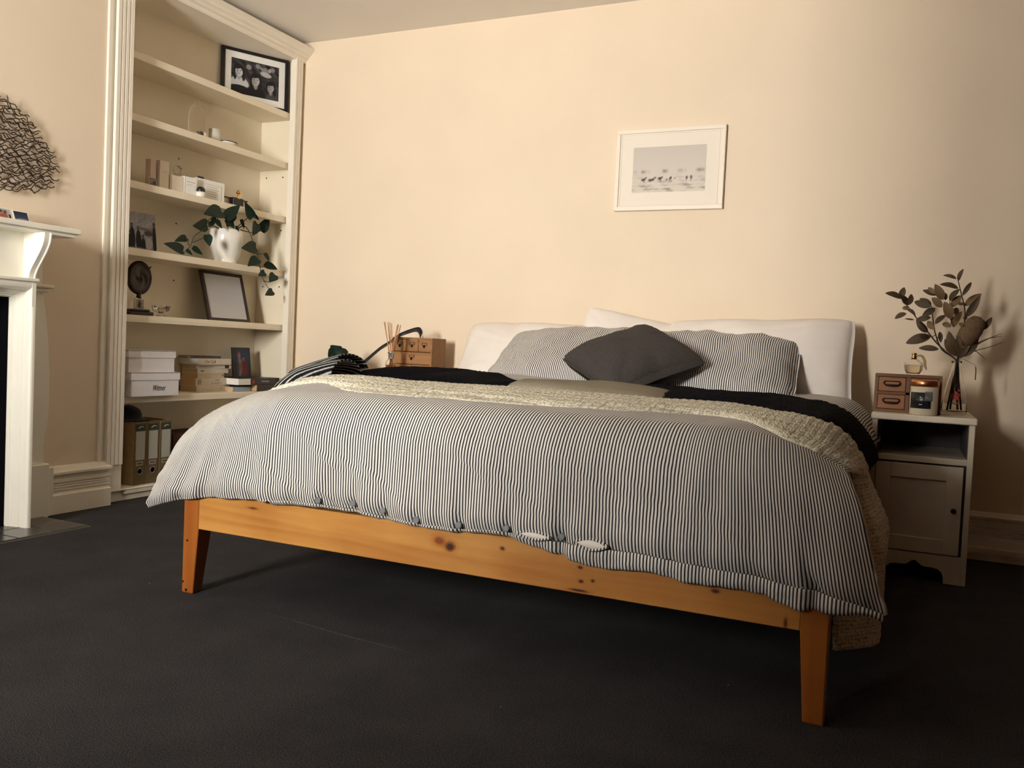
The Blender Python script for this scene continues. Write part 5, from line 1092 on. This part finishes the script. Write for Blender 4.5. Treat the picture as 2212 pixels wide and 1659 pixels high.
bk = thing('banksia', 'large brown banksia flower head in the glass vase', 'flower', vb)
P0, P1, P2, P3 = [Vector(p) for p in BANKSIA]
mesh('stem', *tube(spline([(.176, 3.905, .655), (.165, 3.918, .80), tuple(P0), tuple(P1), tuple(P2)], 20), .0042, 7), M['twig'], bk, True, sub=vb)
ax_ = (P3-P2); L_ = ax_.length; ez = ax_.normalized(); ex = ez.cross(Vector((0, 1, 0))).normalized(); ey = ez.cross(ex)
pr = [(.0, -.030), (.020, -.026), (.034, -.008), (.039, .02), (.039, L_*.55), (.034, L_*.85), (.022, L_*1.05), (.0, L_*1.12)]
V, F = lathe(pr, 28, closed=False); V = [tuple(P2+ex*x+ey*y+ez*z) for x, y, z in V]; mesh('flower_head', V, F, M['banksia'], bk, True, sub=vb)
sp_v, sp_f = [], []                                        # bristling styles all over the head
for i in range(900):
    u = rng.uniform(0, 1); a = rng.uniform(0, 2*PI); zz = -.02+u*(L_*1.05+.02); r = np.interp(zz, [p[1] for p in pr], [p[0] for p in pr])
    d3 = (ex*math.cos(a)+ey*math.sin(a)+ez*.35).normalized(); b0 = P2+ex*r*math.cos(a)+ey*r*math.sin(a)+ez*zz; tip = b0+d3*.006; sd = ez.cross(d3).normalized()*.0009
    k = len(sp_v); sp_v += [tuple(b0+sd), tuple(b0-sd), tuple(tip)]; sp_f.append((k, k+1, k+2))
o = mesh('styles', sp_v, sp_f, M['banksia'], bk, False, sub=vb); o['kind'] = 'stuff'
bl = None
for i in range(9):                                         # dark saw-toothed leaves round the foot of the bloom
    a = i/9*2*PI+.3; p = P0+Vector((0, 0, .01)); q_ = P1+Vector((math.cos(a)*.062, math.sin(a)*.03, .02+.03*math.sin(a*2)))
    if bl is None: o = mesh('bract_leaf', *leaf_mesh(), M['dryleaf'], bk, True); bl = o
    else: o = bl.copy(); C.objects.link(o); o.parent = bk
    aim(o, p-Vector(vb), q_-Vector(vb), (math.cos(a), math.sin(a)-.6, .5), .42)
for k, g_ in enumerate(GRASS[:5]):
    t_ = thing('grass_blade', ['long thin dried blade pointing right, uppermost of the blades', 'thin dried blade pointing right, lowest straight one', 'narrow dried blade between the two right pointing ones', 'short drooping dried blade right of the vase neck', 'bent dried stalk hanging over the right side of the vase'][k], 'grass', vb, group='dried blades in the vase')
    p = spline(g_, 24); base_ = [(.158+.003*k, 3.922, .70), (.162, 3.921, .80)]; p = base_+p; n_ = len(p)
    wd_ = [.0024+.0060*math.sin(PI*i/n_)**2*(1 if k in (0, 2) else .4) for i in range(n_)]
    if k == 4: wd_ = [.0022]*(n_-8)+[.0060]*8
    mesh('blade', *tube(p, wd_, 6, flat=.3), M['dryleaf'] if k else M['paleleaf'], t_, True, sub=vb)
